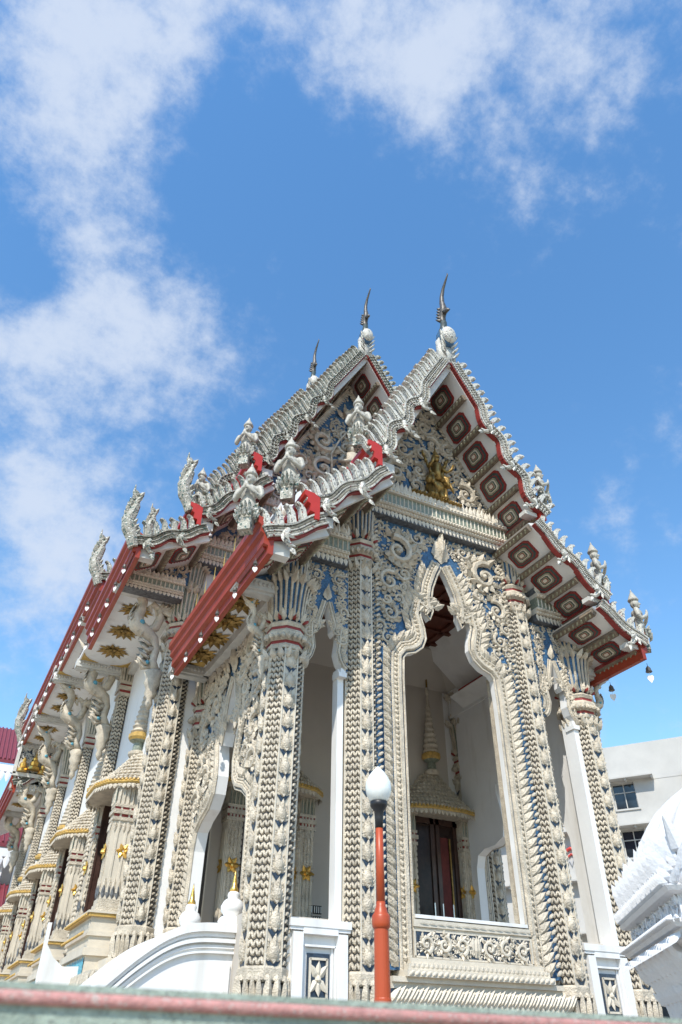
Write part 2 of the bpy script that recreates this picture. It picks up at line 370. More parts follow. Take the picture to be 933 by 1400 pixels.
def inside(poly, x, y):
    c = False; j = len(poly) - 1
    for i in range(len(poly)):
        xi, yi = poly[i]; xj, yj = poly[j]
        if (yi > y) != (yj > y) and x < (xj - xi) * (y - yi) / (yj - yi + 1e-12) + xi: c = not c
        j = i
    return c
def bdist(poly, x, y):
    P = np.array(poly, float); Q = np.roll(P, -1, 0); d = Q - P; w = A3(x, y)[None] - P if False else np.array([(x, y)]) - P
    t = np.clip((w * d).sum(1) / ((d * d).sum(1) + 1e-12), 0, 1); e = w - d * t[:, None]
    return math.sqrt(((e * e).sum(1)).min())
def arabesque(g, poly, o, u, v, n, sizes, m=0, seed=1, fixed=(), tries=260, thick=.22, carpet=.95):
    """dense scrollwork that fills a polygon: spirals in falling sizes over a bed of small leaves"""
    rnd = random.Random(seed); P = np.array(poly, float); lo, hi = P.min(0), P.max(0)
    C = []; u, v, n = (np.asarray(a, float) for a in (u, v, n)); o = np.asarray(o, float)
    for cx, cy, r, a0, hd in fixed:
        C.append((cx, cy, r)); spiral(g, o, u, v, n, cx, cy, r, a0, hd, m, True, thick * .85)
    for r in sizes:
        for _ in range(tries):
            x, y = rnd.uniform(lo[0], hi[0]), rnd.uniform(lo[1], hi[1])
            if not inside(poly, x, y): continue
            if any((x - a) ** 2 + (y - b) ** 2 < (.80 * (r + c)) ** 2 for a, b, c in C): continue
            if bdist(poly, x, y) < r * .6: continue
            C.append((x, y, r))
            if r < 0.06:
                a = rnd.uniform(0, 2 * PI); d3 = math.cos(a) * u + math.sin(a) * v
                for q in (-.7, 0, .7):
                    d4 = math.cos(a + q) * u + math.sin(a + q) * v
                    g.put(LEAF, o + (x - math.cos(a) * r) * u + (y - math.sin(a) * r) * v, np.cross(d4, n), d4, n, r * 1.1, r * 2.1, r * 1.6, m=m)
            else: spiral(g, o, u, v, n, x, y, r, rnd.uniform(0, 6.28), rnd.choice((-1, 1)), m, True, thick)
    if carpet:
        A = abs(sum(P[i][0] * P[(i + 1) % len(P)][1] - P[(i + 1) % len(P)][0] * P[i][1] for i in range(len(P)))) / 2
        s0 = max(.035, min(.085, sizes[0] * .3)); k = int(A / (s0 * s0 * .9) * carpet)
        for _ in range(min(k, 3600)):
            x, y = rnd.uniform(lo[0], hi[0]), rnd.uniform(lo[1], hi[1])
            if not inside(poly, x, y): continue
            if any((x - a) ** 2 + (y - b) ** 2 < (.5 * c) ** 2 for a, b, c in C): continue
            a = 3 * math.sin(x * 2.1 + seed) + 3 * math.cos(y * 1.7) + rnd.uniform(-.7, .7); d3 = math.cos(a) * u + math.sin(a) * v; z = s0 * rnd.uniform(1.2, 2.0)
            g.put(LEAF, o + x * u + y * v, np.cross(d3, n), d3, n, z * .6, z, z * .7, m=m)

def beads(g, o, u, v, n, w, h, cols, pitch, m=0, tm=None, d=.035):
    o = np.asarray(o, float); k = max(1, int(h / pitch)); cw = w / cols; ph = h / k
    for j in range(k):
        for i in range(cols):
            q = random.random(); g.put(tm or BEAD, o + u * (-w / 2 + (i + .5) * cw + random.uniform(-.04, .04) * cw) + v * ((j + .5 + random.uniform(-.05, .05)) * ph), u, v, n, cw * random.uniform(.94, 1.10), ph * random.uniform(.98, 1.16), d / .5 * (random.uniform(.8, 1.2) if q > .012 else .25), m=m)
OCT = [(.125, -.32), (.32, -.125), (.32, .125), (.125, .32), (-.125, .32), (-.32, .125), (-.32, -.125), (-.125, -.32)]
def octring(s, z, poly=OCT): return [(x * s, y * s, z) for x, y in poly]
def perim(poly, s, step):
    r = []
    for i in range(len(poly)):
        a = np.array(poly[i]) * s; b = np.array(poly[(i + 1) % len(poly)]) * s; L = np.linalg.norm(b - a); k = max(1, int(round(L / step)))
        t = (b - a) / L; nn = np.array((t[1], -t[0]))
        for j in range(k): r.append((a + (b - a) * ((j + .5) / k), t, nn, L / k))
    return r
def leafring(g, poly, s, z, step, h, flare=.3, m=0, tm=None, d=.12, down=False, wf=.95):
    for p, t, nn, w in perim(poly, s, step):
        up = A3(nn[0] * flare, nn[1] * flare, -1 if down else 1); up /= np.linalg.norm(up)
        n3 = A3(nn[0], nn[1], -flare * (-1 if down else 1)); n3 /= np.linalg.norm(n3)
        t3 = A3(t[0], t[1], 0) * (-1 if down else 1)
        g.put(tm or LEAF, A3(p[0], p[1], z), t3, up, n3, w * wf, h, d / .3, m=m)

# ================================================================== ground
g = G(); g.add([(-600, -600, -2.6), (600, -600, -2.6), (600, 900, -2.6), (-600, 900, -2.6)], [(0, 1, 2, 3)])
obj("ground", g, GROUND, kind='structure')

# ================================================================== temple
TX = -0.06
temple = tag(empty("temple", (TX, 0, 0)), "ornate white and cream Thai temple hall with steep tiered gables and porch", "temple")
PLATE = 4.95     # y of the hall's front wall

# ---- columns
CAPMATS = [CREAM, BLUE, MAROON, GROOVE, TEAL, GREEN]
def capital(kind):
    g = G(); F = 1
    flute = 5 if kind == 'hall' else 1
    def rings(z):
        leafring(g, OCT, 1.03, z - .22, .12, .26, .22, 0, LEAF, .08)
        g.loft([octring(1.08, z), octring(1.12, z + .05), octring(1.02, z + .1)], 0)
        g.loft([octring(1.0, z + .1), octring(1.0, z + .16)], 2)
        g.loft([octring(1.06, z + .16), octring(1.22, z + .24), octring(1.22, z + .32), octring(1.08, z + .38)], 0)
        leafring(g, OCT, 1.22, z + .22, .11, .14, .1, 0, BEAD, .05)
        g.loft([octring(1.04, z + .38), octring(1.04, z + .44)], 2)
        g.loft([octring(1.08, z + .44), octring(1.18, z + .5), octring(1.04, z + .55)], 0)
        leafring(g, OCT, 1.0, z + .55, .13, .24, .12, 0, LEAF, .07); leafring(g, OCT, 1.01, z + .57, .26, .10, .1, 2, LEAF, .1, wf=.3)
        return z + .6
    def flutes(z, h, s0, s1):
        n = 5
        g.loft([octring(s0 + (s1 - s0) * (i / n) ** 2, z + h * i / n) for i in range(n + 1)], flute)
        for p, t, nn, w in perim(OCT, s0 * 1.02, .088):
            pts = []
            for i in range(n + 1):
                f = i / n; s_ = (s0 + (s1 - s0) * f ** 2) / s0
                pts.append((p[0] * s_ + nn[0] * .012, p[1] * s_ + nn[1] * .012, z + h * f))
            g.tube(pts, [.026] * n + [.034], 5, 0)
        leafring(g, OCT, s1 * 1.0, z + h - .12, .13, .26, .5, 0, LEAF, .08)
        return z + h
    z = rings(0.0)
    if kind == 'tall':
        z = flutes(z, 1.05, .96, 1.22)
        g.loft([octring(1.2, z), octring(1.28, z + .05), octring(1.28, z + .12)], 0)
    else:
        z = flutes(z, .82, .98, 1.3)
        g.loft([octring(1.32, z), octring(1.36, z + .05), octring(1.1, z + .1), octring(1.02, z + .14)], 0)
        leafring(g, OCT, 1.02, z + .1, .13, .2, .1, 0, LEAF, .06)
        z = flutes(z + .14, .62, 1.0, 1.2)
        g.loft([octring(1.2, z), octring(1.28, z + .05), octring(1.28, z + .12)], 0)
    return mesh("capital", g, CAPMATS)
BOSSM = None
def make_column(H, kind, faces, hidden=(), lower=1.3):
    global BOSSM
    if BOSSM is None:
        gb = G(); gb.put(BOSS, (0, 0, 0), X, Y, Z, .225, .31, .125); BOSSM = mesh("lotus_boss", gb, [CREAM, DKBLUE])
    g = G()
    inner = [(x * .985, y * .985) for x, y in OCT]
    g.loft([octring(.985, -.05), octring(.985, H)], 0)
    col = link("column", mesh("column", g, [TAUPE]), temple)
    # fillets beside the lotus strips
    g = G()
    for a in range(4):
        c, s_ = math.cos(a * PI / 2), math.sin(a * PI / 2)
        rot = np.array(((c, s_, 0), (-s_, c, 0), (0, 0, 1)))
        for sx in (-1, 1):
            g.box(A3(sx * .122, -.322, H / 2) @ rot, (.024, .03, H), 0, rot)
    for a in range(4):
        c, s_ = math.cos(a * PI / 2), math.sin(a * PI / 2)
        rot = np.array(((c, s_, 0), (-s_, c, 0), (0, 0, 1)))
        g.box(A3(0, -.312, H / 2) @ rot, (.22, .016, H), 0, rot)
    obj("fillet", g, IVORY, col)
    g = G()
    for a in range(4):
        c, s_ = math.cos(a * PI / 2), math.sin(a * PI / 2)
        n = A3(-.7071, -.7071, 0); u = A3(.7071, -.7071, 0)
        rot = np.array(((c, s_, 0), (-s_, c, 0), (0, 0, 1)))
        n = n @ rot; u = u @ rot
        ctr = A3(-.2225, -.2225, .16) @ rot
        if a in hidden: continue
        if a == 1: beads(g, ctr - n * .006, u, Z, n, .25, H - .2, 2, .10, 0, TWIST, .055)
        else: beads(g, ctr - n * .006, u, Z, n, .262, H - .2, 3, .106, 0, KNIT, .036)
    obj("bead_panel", g, CREAM, col, stuff=True)
    # base band and petals
    g = G()
    g.loft([octring(1.03, -.03), octring(1.1, 0), octring(1.1, .13), octring(1.03, .16)], 0)
    leafring(g, OCT, 1.1, .01, .13, .11, .0, 0, BEAD, .03)
    g.loft([octring(1.06, -lower), octring(1.06, -.42), octring(1.02, -.05)], 2)
    for k in range(3):
        leafring(g, OCT, 1.07, -.36 - k * .33, .115, .40, .05, 0, PETAL, .05)
    obj("column_base", g, [CREAM, MAROON, GROOVE], col)
    cp_ = link("capital", capital(kind), col, (0, 0, H))
    k = int((H - .1) / .355)
    FR = {'f': ((1, 0, 0), (0, -1, 0), (0, -.32, 0)), 'l': ((0, -1, 0), (-1, 0, 0), (-.32, 0, 0)), 'r': ((0, 1, 0), (1, 0, 0), (.32, 0, 0)), 'b': ((-1, 0, 0), (0, 1, 0), (0, .32, 0))}
    for f in faces:
        u, n, o = FR[f]
        for i in range(k):
            b = link("lotus_boss", BOSSM, col); ja = random.uniform(-.06, .06); js = random.uniform(.92, 1.06); uv = A3(*u)
            frame(b, (o[0] + uv[0] * random.uniform(-.006, .006), o[1] + uv[1] * random.uniform(-.006, .006), .36 + i * (H - .22) / k + random.uniform(-.012, .012)), tuple(uv * math.cos(ja) + Z * math.sin(ja)), tuple(Z * math.cos(ja) - uv * math.sin(ja)), n, js, js * random.uniform(.95, 1.05), random.uniform(.65, .9))
    return col
LEAN = .0058
colA = make_column(4.98, 'short', 'flr', (2,)); colA.location = (-3.46, .32, 0); colA.rotation_euler = (0, LEAN, 0)
colD = copy_tree(colA, temple, (3.52, .32, 0)); colD.rotation_euler = (0, -LEAN, 0)
for ch in list(colD.children):
    if ch.name.startswith('lotus_boss') and ch.matrix_basis.translation.x < -.3: bpy.data.objects.remove(ch)
colB = make_column(7.30, 'tall', 'f', (2, 3)); colB.location = (-1.95, .32, 0); colB.rotation_euler = (0, LEAN, 0)
colC = copy_tree(colB, temple, (2.06, .32, 0)); colC.rotation_euler = (0, -LEAN, 0)
colF = make_column(6.05, 'hall', 'fl', (2,), 1.6); colF.location = (-4.27, PLATE + .14, .98)
colF2 = copy_tree(colF, temple, (4.30, PLATE + .14, .98))
# pilaster where the porch meets the hall (half sunk in the wall)
colE = make_column(4.05, 'hall', 'fl', (1, 2), 1.6); colE.location = (-3.40, PLATE - .05, .98)
colE2 = copy_tree(colE, temple, (3.74, PLATE - .05, .98))

# ---- arches: panel, mouldings, leaf border, scrollwork
LEAFM = {}
def leaf_mesh(m):
    if m.name not in LEAFM:
        g = G(); V, F, M = LEAF
        Vb = V.copy(); Vb[:, 0] *= 1.0
        # a leaf with a curled tip and two lobes
        g.put(LEAF, (0, 0, 0), X, Y, Z)
        a = R(28)
        g.put(LEAF, (0, .08, -.02), (math.cos(a), math.sin(a), 0), (-math.sin(a), math.cos(a), 0), Z, .55, .72, .8)
        g.put(LEAF, (0, .08, -.02), (math.cos(a), -math.sin(a), 0), (math.sin(a), math.cos(a), 0), Z, .55, .72, .8)
        LEAFM[m.name] = mesh("border_leaf", g, [m])
    return LEAFM[m.name]
def arch(name, loc, u, n, half, W_, ztop, zbot, th, leafs, border, seed, sizes, fixed=(), cusp_white=True):
    """half: outline of the opening's right half, apex first"""
    u, n = np.asarray(u, float), np.asarray(n, float); v = Z.copy(); o = np.asarray(loc, float)
    root = link(name, None, temple)
    g = G()
    P = lambda x, y, d=0.0: o + x * u + y * v + n * d
    for sx in (1, -1):
        outline = [(x * sx, y) for x, y in half]
        zb = half[-1][1]; poly = list(outline)
        if abs(half[-1][0] - W_) > .02: poly += [(W_ * sx, zb)]
        poly += [(W_ * sx, ztop), (0, ztop)]
        if sx < 0: poly = poly[::-1]
        k = len(poly); Q = np.array([P(x, y) for x, y in poly])
        g.add(Q, [tuple(range(k))] if sx < 0 or True else [], 0)
        g.add(Q - n * th, [tuple(range(k - 1, -1, -1))], 1)
        m_ = len(outline); O = np.array([P(x, y) for x, y in outline])
        g.add(np.vstack([O + n * .03, O - n * th]), [(i, i + 1, m_ + i + 1, m_ + i) if sx > 0 else (i + 1, i, m_ + i, m_ + i + 1) for i in range(m_ - 1)], 1)
    ob = link("arch_panel", mesh("arch_panel", g, [BLUE, WHITE]), root)
    g = G()
    for sx in (1, -1):
        ol = [np.array((x * sx, y)) for x, y in half]
        p0 = [P(x, y, .02) for x, y in offset2(ol, -.0)]
        g.tube(p0, .02 * border, 6, 0, True, 1, n)
        for off, rad, m in ((.085, .05, 0), (.20, .022, 0)):
            pp = [P(x, y, .02) for x, y in offset2(ol, sx * off * border)]
            g.tube(pp, rad * border, 6, m, True, 1, n)
        pp = [P(x, y, .0) for x, y in offset2(ol, sx * .145 * border)]
        g.tube(pp, .05 * border, 4, 0, True, .7, n)
        rowpath(g, BEAD, pp, n, .085 * border ** .5, .085 * border, .085 * border, .13 * border, 0, 0)
    obj("arch_moulding", g, [CREAM, WHITE], root)
    lm = leaf_mesh(CREAM)
    for sx in (1, -1):
        ol = [np.array((x * sx, y)) for x, y in half[1:]]
        pts = offset2(ol, sx * .26 * border)
        for i, (p, t) in enumerate(sample(pts[::-1], leafs * .52)):
            a = np.array((-t[1], t[0])) * (-sx) * -1
            side = np.array((t[1], -t[0])) * sx
            d = t * .72 + side * .69
            if abs(p[0]) > W_ - .02: continue
            d3 = d[0] * u + d[1] * v; d3 /= np.linalg.norm(d3)
            l = link("border_leaf", lm, root)
            q = P(p[0] - d[0] * leafs * .18, p[1] - d[1] * leafs * .18, .01)
            c3 = np.cross(d3, n)
            frame(l, tuple(q), tuple(c3), tuple(d3), tuple(n), leafs * .62, leafs, leafs * .7)
    az = half[0][1]
    for w_, h_, z_, d_ in ((.40, .62, .06, .2), (.22, .70, .08, .4)):
        l = link("apex_leaf", lm, root); frame(l, tuple(P(0, az + z_ * border, .03)), tuple(u), (0, 0, 1), tuple(n), w_ * border, h_ * border, d_ * border)
    for sx in (1, -1):
        ol = [np.array((x * sx, y)) for x, y in half[:8]]
        for p, t in sample(offset2(ol, sx * .50 * border)[::-1], leafs * .62):
            side = np.array((t[1], -t[0])) * sx; d = t * .8 + side * .6
            if abs(p[0]) > W_ - .1 or abs(p[0]) < .12 * border: continue
            d3 = d[0] * u + d[1] * v; d3 /= np.linalg.norm(d3)
            l = link("border_leaf", lm, root); frame(l, tuple(P(p[0] - d[0] * leafs * .3, p[1] - d[1] * leafs * .3, .0)), tuple(np.cross(d3, n)), tuple(d3), tuple(n), leafs * .6, leafs * .95, leafs * .6)
    # scrollwork between leaf border and frame
    g = G()
    for sx in (1, -1):
        ol = [np.array((x, y)) for x, y in half]
        lim = offset2(ol, .40 * border)
        lim = [(min(W_ - .02, max(0.0, x)), y) for x, y in lim]
        y0 = max(zb, zbot)
        poly = [(x, y) for x, y in lim if y >= zbot and x < W_ - .03] + [(W_ - .03, max(zbot, min(y for x, y in lim))), (W_ - .03, ztop - .06), (0.02, ztop - .06)]
        poly = [(x * sx, y) for x, y in poly]
        fx = [(cx * sx, cy, r, a0 if sx > 0 else PI - a0, hd * sx) for cx, cy, r, a0, hd in fixed]
        arabesque(g, poly, o + n * .005, u, v, n, sizes, 0, seed + sx, fx)
    obj("scrollwork", g, CREAM, root, stuff=True)
    return root
BIG = [(0, 7.8), (.13, 7.54), (.27, 7.18), (.33, 6.87), (.31, 6.62), (.40, 6.40), (.49, 6.54), (.60, 6.67), (.63, 6.44), (.55, 6.15), (.53, 5.93), (.62, 5.72), (.80, 5.57), (1.0, 5.50), (1.08, 5.40), (1.10, 4.95), (1.12, .22)]
arch("main_arch", (.04, .12, 0), X, -Y, BIG, 1.72, 8.62, 4.9, .14, .29, 1.22, 11, (.2, .15, .11, .08, .055, .04),
     [(1.12, 7.86, .44, 1.2, 1), (1.36, 7.05, .30, 2.0, -1), (1.36, 6.32, .22, 2.0, 1), (.60, 8.36, .22, .3, -1), (1.53, 8.42, .15, .3, 1), (.28, 8.45, .12, 2, 1), (1.42, 5.75, .16, 1, -1)])
SMALL = [(0, 6.2), (.07, 5.95), (.13, 5.74), (.125, 5.62), (.18, 5.54), (.22, 5.64), (.26, 5.68), (.25, 5.42), (.22, 5.2), (.27, 5.02), (.33, 4.92), (.40, 4.86)]
for cx in (-2.70, 2.80):
    arch("side_bay_arch", (cx, .14, 0), X, -Y, SMALL, .46, 7.05, 4.9, .2, .14, .5, 21, (.13, .1, .07, .05, .035), [(.24, 6.75, .15, 1, 1), (.27, 6.35, .12, 2, -1), (.1, 6.95, .08, 1, 1)])
SIDE = [(0, 5.5), (.19, 5.12), (.28, 4.75), (.28, 4.42), (.37, 4.17), (.48, 4.35), (.58, 4.5), (.60, 4.25), (.51, 3.95), (.45, 3.6), (.52, 3.27), (.75, 3.03), (1.12, 2.9), (1.38, 2.74), (1.47, 2.4), (1.5, .5)]
arch("stair_arch", (-3.55, 2.72, 0), -Y, -X, SIDE, 1.98, 6.62, 2.2, .22, .26, .95, 31, (.3, .22, .16, .11, .08, .05), [(1.2, 5.7, .42, 1, 1), (1.5, 4.75, .33, 2, -1), (.75, 6.2, .28, 2, 1), (1.55, 3.95, .3, 1, 1)])
SIDE2 = [(x, z) for x, z in SIDE[:11]] + [(.85, 3.15), (1.25, 3.15), (1.52, 3.05), (1.62, 2.8), (1.64, .5)]
arch("stair_arch", (3.60, 2.72, 0), Y, X, SIDE2, 1.98, 6.62, 2.2, .22, .26, .95, 41, (.3, .22, .16, .11, .08, .05), [(1.2, 5.7, .42, 1, 1), (1.5, 4.75, .33, 2, -1), (.75, 6.2, .28, 2, 1), (1.55, 3.95, .3, 1, 1)])

# ---- jamb strips, parapet under the great arch
g = G()
for sx in (-1, 1):
    g.box((.04 + sx * 1.42, .42, 2.6), (.50, .10, 5.9), 0)
for sx in (-1, 1):
    row(g, TWIST, (.04 + sx * 1.655, .07, .25), (.04 + sx * 1.655, .07, 8.5), X, -Y, .12, .12, .16, .1)
obj("arch_jamb", g, CREAM, temple)
par = link("parapet", None, temple)
cx = .04
g = G(); g.box((cx, .30, .955), (2.2, .5, .05), 0); obj("sill", g, WHITE, par)
g = G()
g.box((cx, .28, .5), (2.24, .40, .84), 0)
g.box((cx, .10, .86), (2.28, .1, .10), 0); row(g, LEAF, (cx - 1.12, .045, .86), (cx + 1.12, .045, .86), X, -Y, .16, .12, .16, .05, 0)
g.box((cx, .09, .76), (2.3, .06, .025), 0)
g.box((cx, .085, .405), (2.3, .06, .025), 0)
for sx in (-1, 1): g.box((cx + sx * 1.13, .085, .58), (.03, .06, .36), 0)
obj("parapet_block", g, IVORY, par)
g = G(); g.box((cx, .078, .58), (2.18, .02, .33), 0); obj("panel_ground", g, DKBLUE, par)
g = G()
poly = [(-1.06, .43), (1.06, .43), (1.06, .735), (-1.06, .735)]
for i, sx in enumerate((-1, 1)):
    for k in range(3):
        spiral(g, A3(cx, .066, 0), X, Z, -Y, sx * (.27 + k * .33), .585, .15, (1 if k % 2 else -1) * 1.4, sx * (1 if k % 2 else -1), 0, True, .22)
for a in (-.09, .09): g.put(LEAF, (cx + a * .6, .062, .45), X, A3(0, 0, 1), -Y, .16, .28, .12)
g.put(LEAF, (cx, .06, .44), X, Z, -Y, .13, .29, .16)
arabesque(g, poly, A3(cx, .066, 0), X, Z, -Y, (.07, .05, .035), 0, 5, [], 140, .24, .6)
obj("parapet_scroll", g, IVORY, par, stuff=True)
g = G()
for i, (z0, z1, pr) in enumerate(((.30, .38, .06), (.22, .30, .12), (.13, .22, .17), (.06, .13, .10), (-.02, .06, .05))):
    g.box((cx, .2 - pr / 2, (z0 + z1) / 2), (2.4 + pr * 2.2 if i < 3 else 3.2, .3 + pr, z1 - z0), 0)
row(g, LEAF, (cx - 1.3, -.07, .235), (cx + 1.3, -.07, .235), Z, -Y, .085, .085, .08, .05)
row(g, TWIST, (cx - 1.37, -.12, .175), (cx + 1.37, -.12, .175), Z, -Y, .10, .11, .10, .06)
obj("parapet_moulding", g, IVORY, par)
g = G()
g.box((cx, .16, -.9), (3.3, .3, 1.75), 1)
for k in range(17):
    x_ = cx - 1.6 + k * .2; a_ = R(38)
    for q in (-.05, .02, .09): g.put(LEAF, (x_ + q, .01, -.24 + abs(q) * .3), (math.cos(a_), 0, -math.sin(a_)), (math.sin(a_), 0, math.cos(a_)), -Y, .13, .34 - abs(q), .22, m=0)
row(g, LEAF, (cx - 1.6, -.0, -.3), (cx + 1.6, -.0, -.3), Z, -Y, .1, .1, .17, .08)
g.box((cx, .02, -.33), (3.3, .12, .05), 0)
for k in range(16):
    x = cx - 1.55 + k * .205
    for q in range(3):
        g.put(BOSS, (x + (q % 2) * .1, .0, -.52 - q * .22), X, Z, -Y, .22, .24, .1, m=0)
g.box((cx, .0, -1.05), (3.3, .14, .08), 0)
obj("porch_base", g, [IVORY, DKBLUE], temple)

# side bays: white jambs, white pedestals with a carved panel
for cx, sx in ((-2.70, -1), (2.80, 1)):
    g = G()
    g.box((cx + .345, .30, 2.85), (.12, .2 if sx < 0 else .34, 4.1), 0)
    g.box((cx + .36, .3, 4.84), (.1, .36, .1), 0); g.box((cx + .34, .22, 4.76), (.16, .26, .09), 0)
    obj("white_jamb", g, WHITE, temple)
    ped = link("pedestal_panel", None, temple); g = G()
    w = .50; y0 = .03
    g.box((cx, .3, .73), (w * 2, .54, .1), 0); g.box((cx, .3, .66), (w * 2 - .02, .50, .05), 0)
    g.box((cx, .36, -.3), (w * 2 - .02, .44, 1.9), 0)
    for a, b, c, d in ((-.36, 0, .16, 1.06), (.36, 0, .16, 1.06), (0, .56, .56, .1), (0, -.52, .56, .2)):
        g.box((cx + a, .10, .08 + b), (c, .12, d), 0)
    for k, (q, dd) in enumerate(((.26, .03), (.22, .07))):
        for a, b, c, d in ((-q, 0, .03, .8), (q, 0, .03, .8), (0, .40, 2 * q, .03), (0, -.40, 2 * q, .03)):
            g.box((cx + a, .09 + dd, .05 + b), (c, .08, d), 0)
    obj("pedestal_block", g, WHITE, ped)
    g = G(); g.box((cx, .135, .05), (.36, .03, .62), 0)
    for a, b, c, d in ((-.135, 0, .03, .5), (.135, 0, .03, .5), (0, .24, .27, .03), (0, -.24, .27, .03)): g.box((cx + a, .115, .05 + b), (c, .03, d), 1)
    for zz, up in ((.05, 1), (.05, -1)):
        for a in (-38, 0, 38):
            dv = A3(math.sin(R(a)), 0, up * math.cos(R(a)))
            g.put(LEAF, (cx, .118, zz), np.cross(dv, -Y), dv, -Y, .11, .22, .1, m=1)
    g.put(BEAD, (cx, .115, .05), X, Z, -Y, .12, .1, .1, m=1)
    obj("carved_panel", g, [DKBLUE, IVORY], ped)

# ---- cornices (bands of beads, little glazed windows, leaf crests)
def cornice(name, a, b, n, z0, z1, depth=.22, crest=True, parent=None):
    a, b, n = (np.asarray(q, float) for q in (a, b, n)); L = np.linalg.norm(b - a); u = (b - a) / L; h = z1 - z0
    g = G(); mid = (a + b) / 2
    ax = np.array((u, n, Z))
    def bx(za, zb, d, m): g.box(mid + n * (d / 2 - .12) + Z * ((za + zb) / 2), (L, d + .24, zb - za), m, ax)
    bx(z0 + .02 * h, z0 + .22 * h, depth * .35, 2); bx(z0 + .22 * h, z0 + .30 * h, depth * .55, 0)
    bx(z0 + .30 * h, z0 + .38 * h, depth * .75, 0); bx(z0 + .38 * h, z0 + .68 * h, depth * .72, 1); bx(z0 + .68 * h, z0 + .80 * h, depth, 0)
    bx(z0 + .80 * h, z0 + .99 * h, depth * .7, 2)
    f = lambda z, d: (a + n * d + Z * z, b + n * d + Z * z)
    row(g, LEAF, *f(z0 + .24 * h, depth * .36), -Z, n, .10, .1, h * .24, .05)
    row(g, BEAD, *f(z0 + .26 * h, depth * .56), Z, n, .075, .07, .07, .06)
    row(g, BEAD, *f(z0 + .34 * h, depth * .76), Z, n, .075, .07, .06, .06)
    row(g, PETAL, *f(z0 + .39 * h, depth * .73), Z, n, .105, .034, h * .29, .05)
    row(g, BEAD, *f(z0 + .74 * h, depth), Z, n, .09, .09, .07, .06)
    if crest:
        row(g, LEAF, *f(z0 + .80 * h, depth * .72), Z, n, .11, .12, h * .34, .09, 0, .12)
        row(g, LEAF, *f(z0 + .80 * h, depth * .8), Z, n, .22, .14, h * .2, .06, 0, .12)
    return obj(name, g, [IVORY, GREEN, GROOVE], parent or temple)
cornice("cornice", (-2.42, .02, 0), (2.52, .02, 0), -Y, 8.60, 9.45, .26)
for x0, x1 in ((-3.95, -2.33), (2.43, 4.0)):
    cornice("cornice", (x0, .06, 0), (x1, .06, 0), -Y, 7.03, 7.86, .24)
cornice("cornice", (-3.62, 4.8, 0), (-3.62, .1, 0), -X, 6.35, 6.62, .14, False)
cornice("cornice", (3.68, .1, 0), (3.68, 4.8, 0), X, 6.35, 6.62, .14, False)
cornice("cornice", (-2.36, 4.4, 0), (-2.36, .1, 0), -X, 8.60, 9.3, .2)

# porch upper walls above the arches, ceiling and floor
g = G()
for sx in (-1, 1):
    g.box((sx * 3.47 + .03, 2.75, 7.65), (.3, 4.3, 2.1), 0)
    g.box((sx * 2.72 + .04, .42, 8.0), (1.4, .3, 1.9), 0)
    g.box((sx * 2.2, 2.7, 9.0), (.3, 4.4, .9), 0)
g.box((.04, .50, 9.1), (4.2, .3, 1.0), 0)
obj("upper_wall", g, WHITE, temple)
g = G(); g.box((.03, 2.8, 8.16), (6.8, 4.3, .1), 0)
for k in range(6): g.box((.03, 1.1 + k * .66, 8.09), (6.8, .12, .1), 0)
for k in range(5): g.box((-2 + k * 1.0, 2.8, 8.07), (.1, 4.3, .06), 0)
obj("porch_ceiling", g, WOOD, temple)
g = G(); g.box((.03, 2.7, -.85), (7.6, 4.6, 3.4), 0); obj("porch_floor", g, SHADEP, temple)
g = G()
x0, x1, y0, y1 = -3.32, 3.38, .55, PLATE; i_ = .95
O4 = [(x0, y0), (x1, y0), (x1, y1), (x0, y1)]; I4 = [(x0 + i_, y0 + .2), (x1 - i_, y0 + .2), (x1 - i_, y1 - i_), (x0 + i_, y1 - i_)]
for j in (1, 2, 3):
    a, b = O4[j], O4[(j + 1) % 4]; c, d = I4[(j + 1) % 4], I4[j]
    g.add([(*a, 7.35), (*b, 7.35), (*c, 8.04), (*d, 8.04), (*a, 7.5), (*b, 7.5), (*c, 8.19), (*d, 8.19)], [(3, 2, 1, 0), (4, 5, 6, 7), (0, 1, 5, 4), (2, 3, 7, 6)], 0)
obj("ceiling_cove", g, SHADEP, temple)
# ---- hall walls
g = G()
g.box((.03, PLATE + .2, 4.7), (8.9, .4, 11.6), 0)
gi = G(); gi.box((.03, PLATE - .006, 4.2), (6.3, .012, 6.6), 0); obj("shade_toned_back_wall", gi, SHADEP, temple)  # thin panel over the white hall wall, interior shade put into its colour
for sx in (-1, 1): g.box((.03 + sx * 4.25, 20.0, 4.8), (.4, 30.0, 12.4), 0)
g.box((.03, 34.8, 4.8), (8.9, .4, 12.4), 0)
obj("hall_wall", g, WHITE, temple)
g = G(); g.box((.03, 20, -1.4), (9.6, 30.4, 2.6), 0); g.box((-4.5, 5.2, -1.1), (1.2, 1.9, 2.9), 0); g.box((4.56, 5.2, -1.1), (1.2, 1.9, 2.9), 0)
for sx in (-1, 1):
    for k, (z, p) in enumerate(((-.1, .35), (.12, .2), (.32, .1), (.5, .16))): g.box((.03 + sx * (4.5 + p / 2), 20, z), (p + .3, 30.4 + p, .16), 0)
obj("hall_plinth", g, IVORY, temple)
g = G()
row(g, PETAL, (-5.02, 35, -.55), (-5.02, 4.7, -.55), Z, -X, .2, .19, .5, .12)
row(g, PETAL, (-5.14, 4.23, -.15), (-3.9, 4.23, -.15), Z, -Y, .16, .15, .5, .12); row(g, PETAL, (-5.12, 6.1, -.15), (-5.12, 4.25, -.15), Z, -X, .16, .15, .5, .12)
row(g, LEAF, (-4.72, 35, .36), (-4.72, 4.75, .36), Z, -X, .15, .14, .22, .08)
obj("plinth_petal_row", g, CREAM, temple, stuff=True)

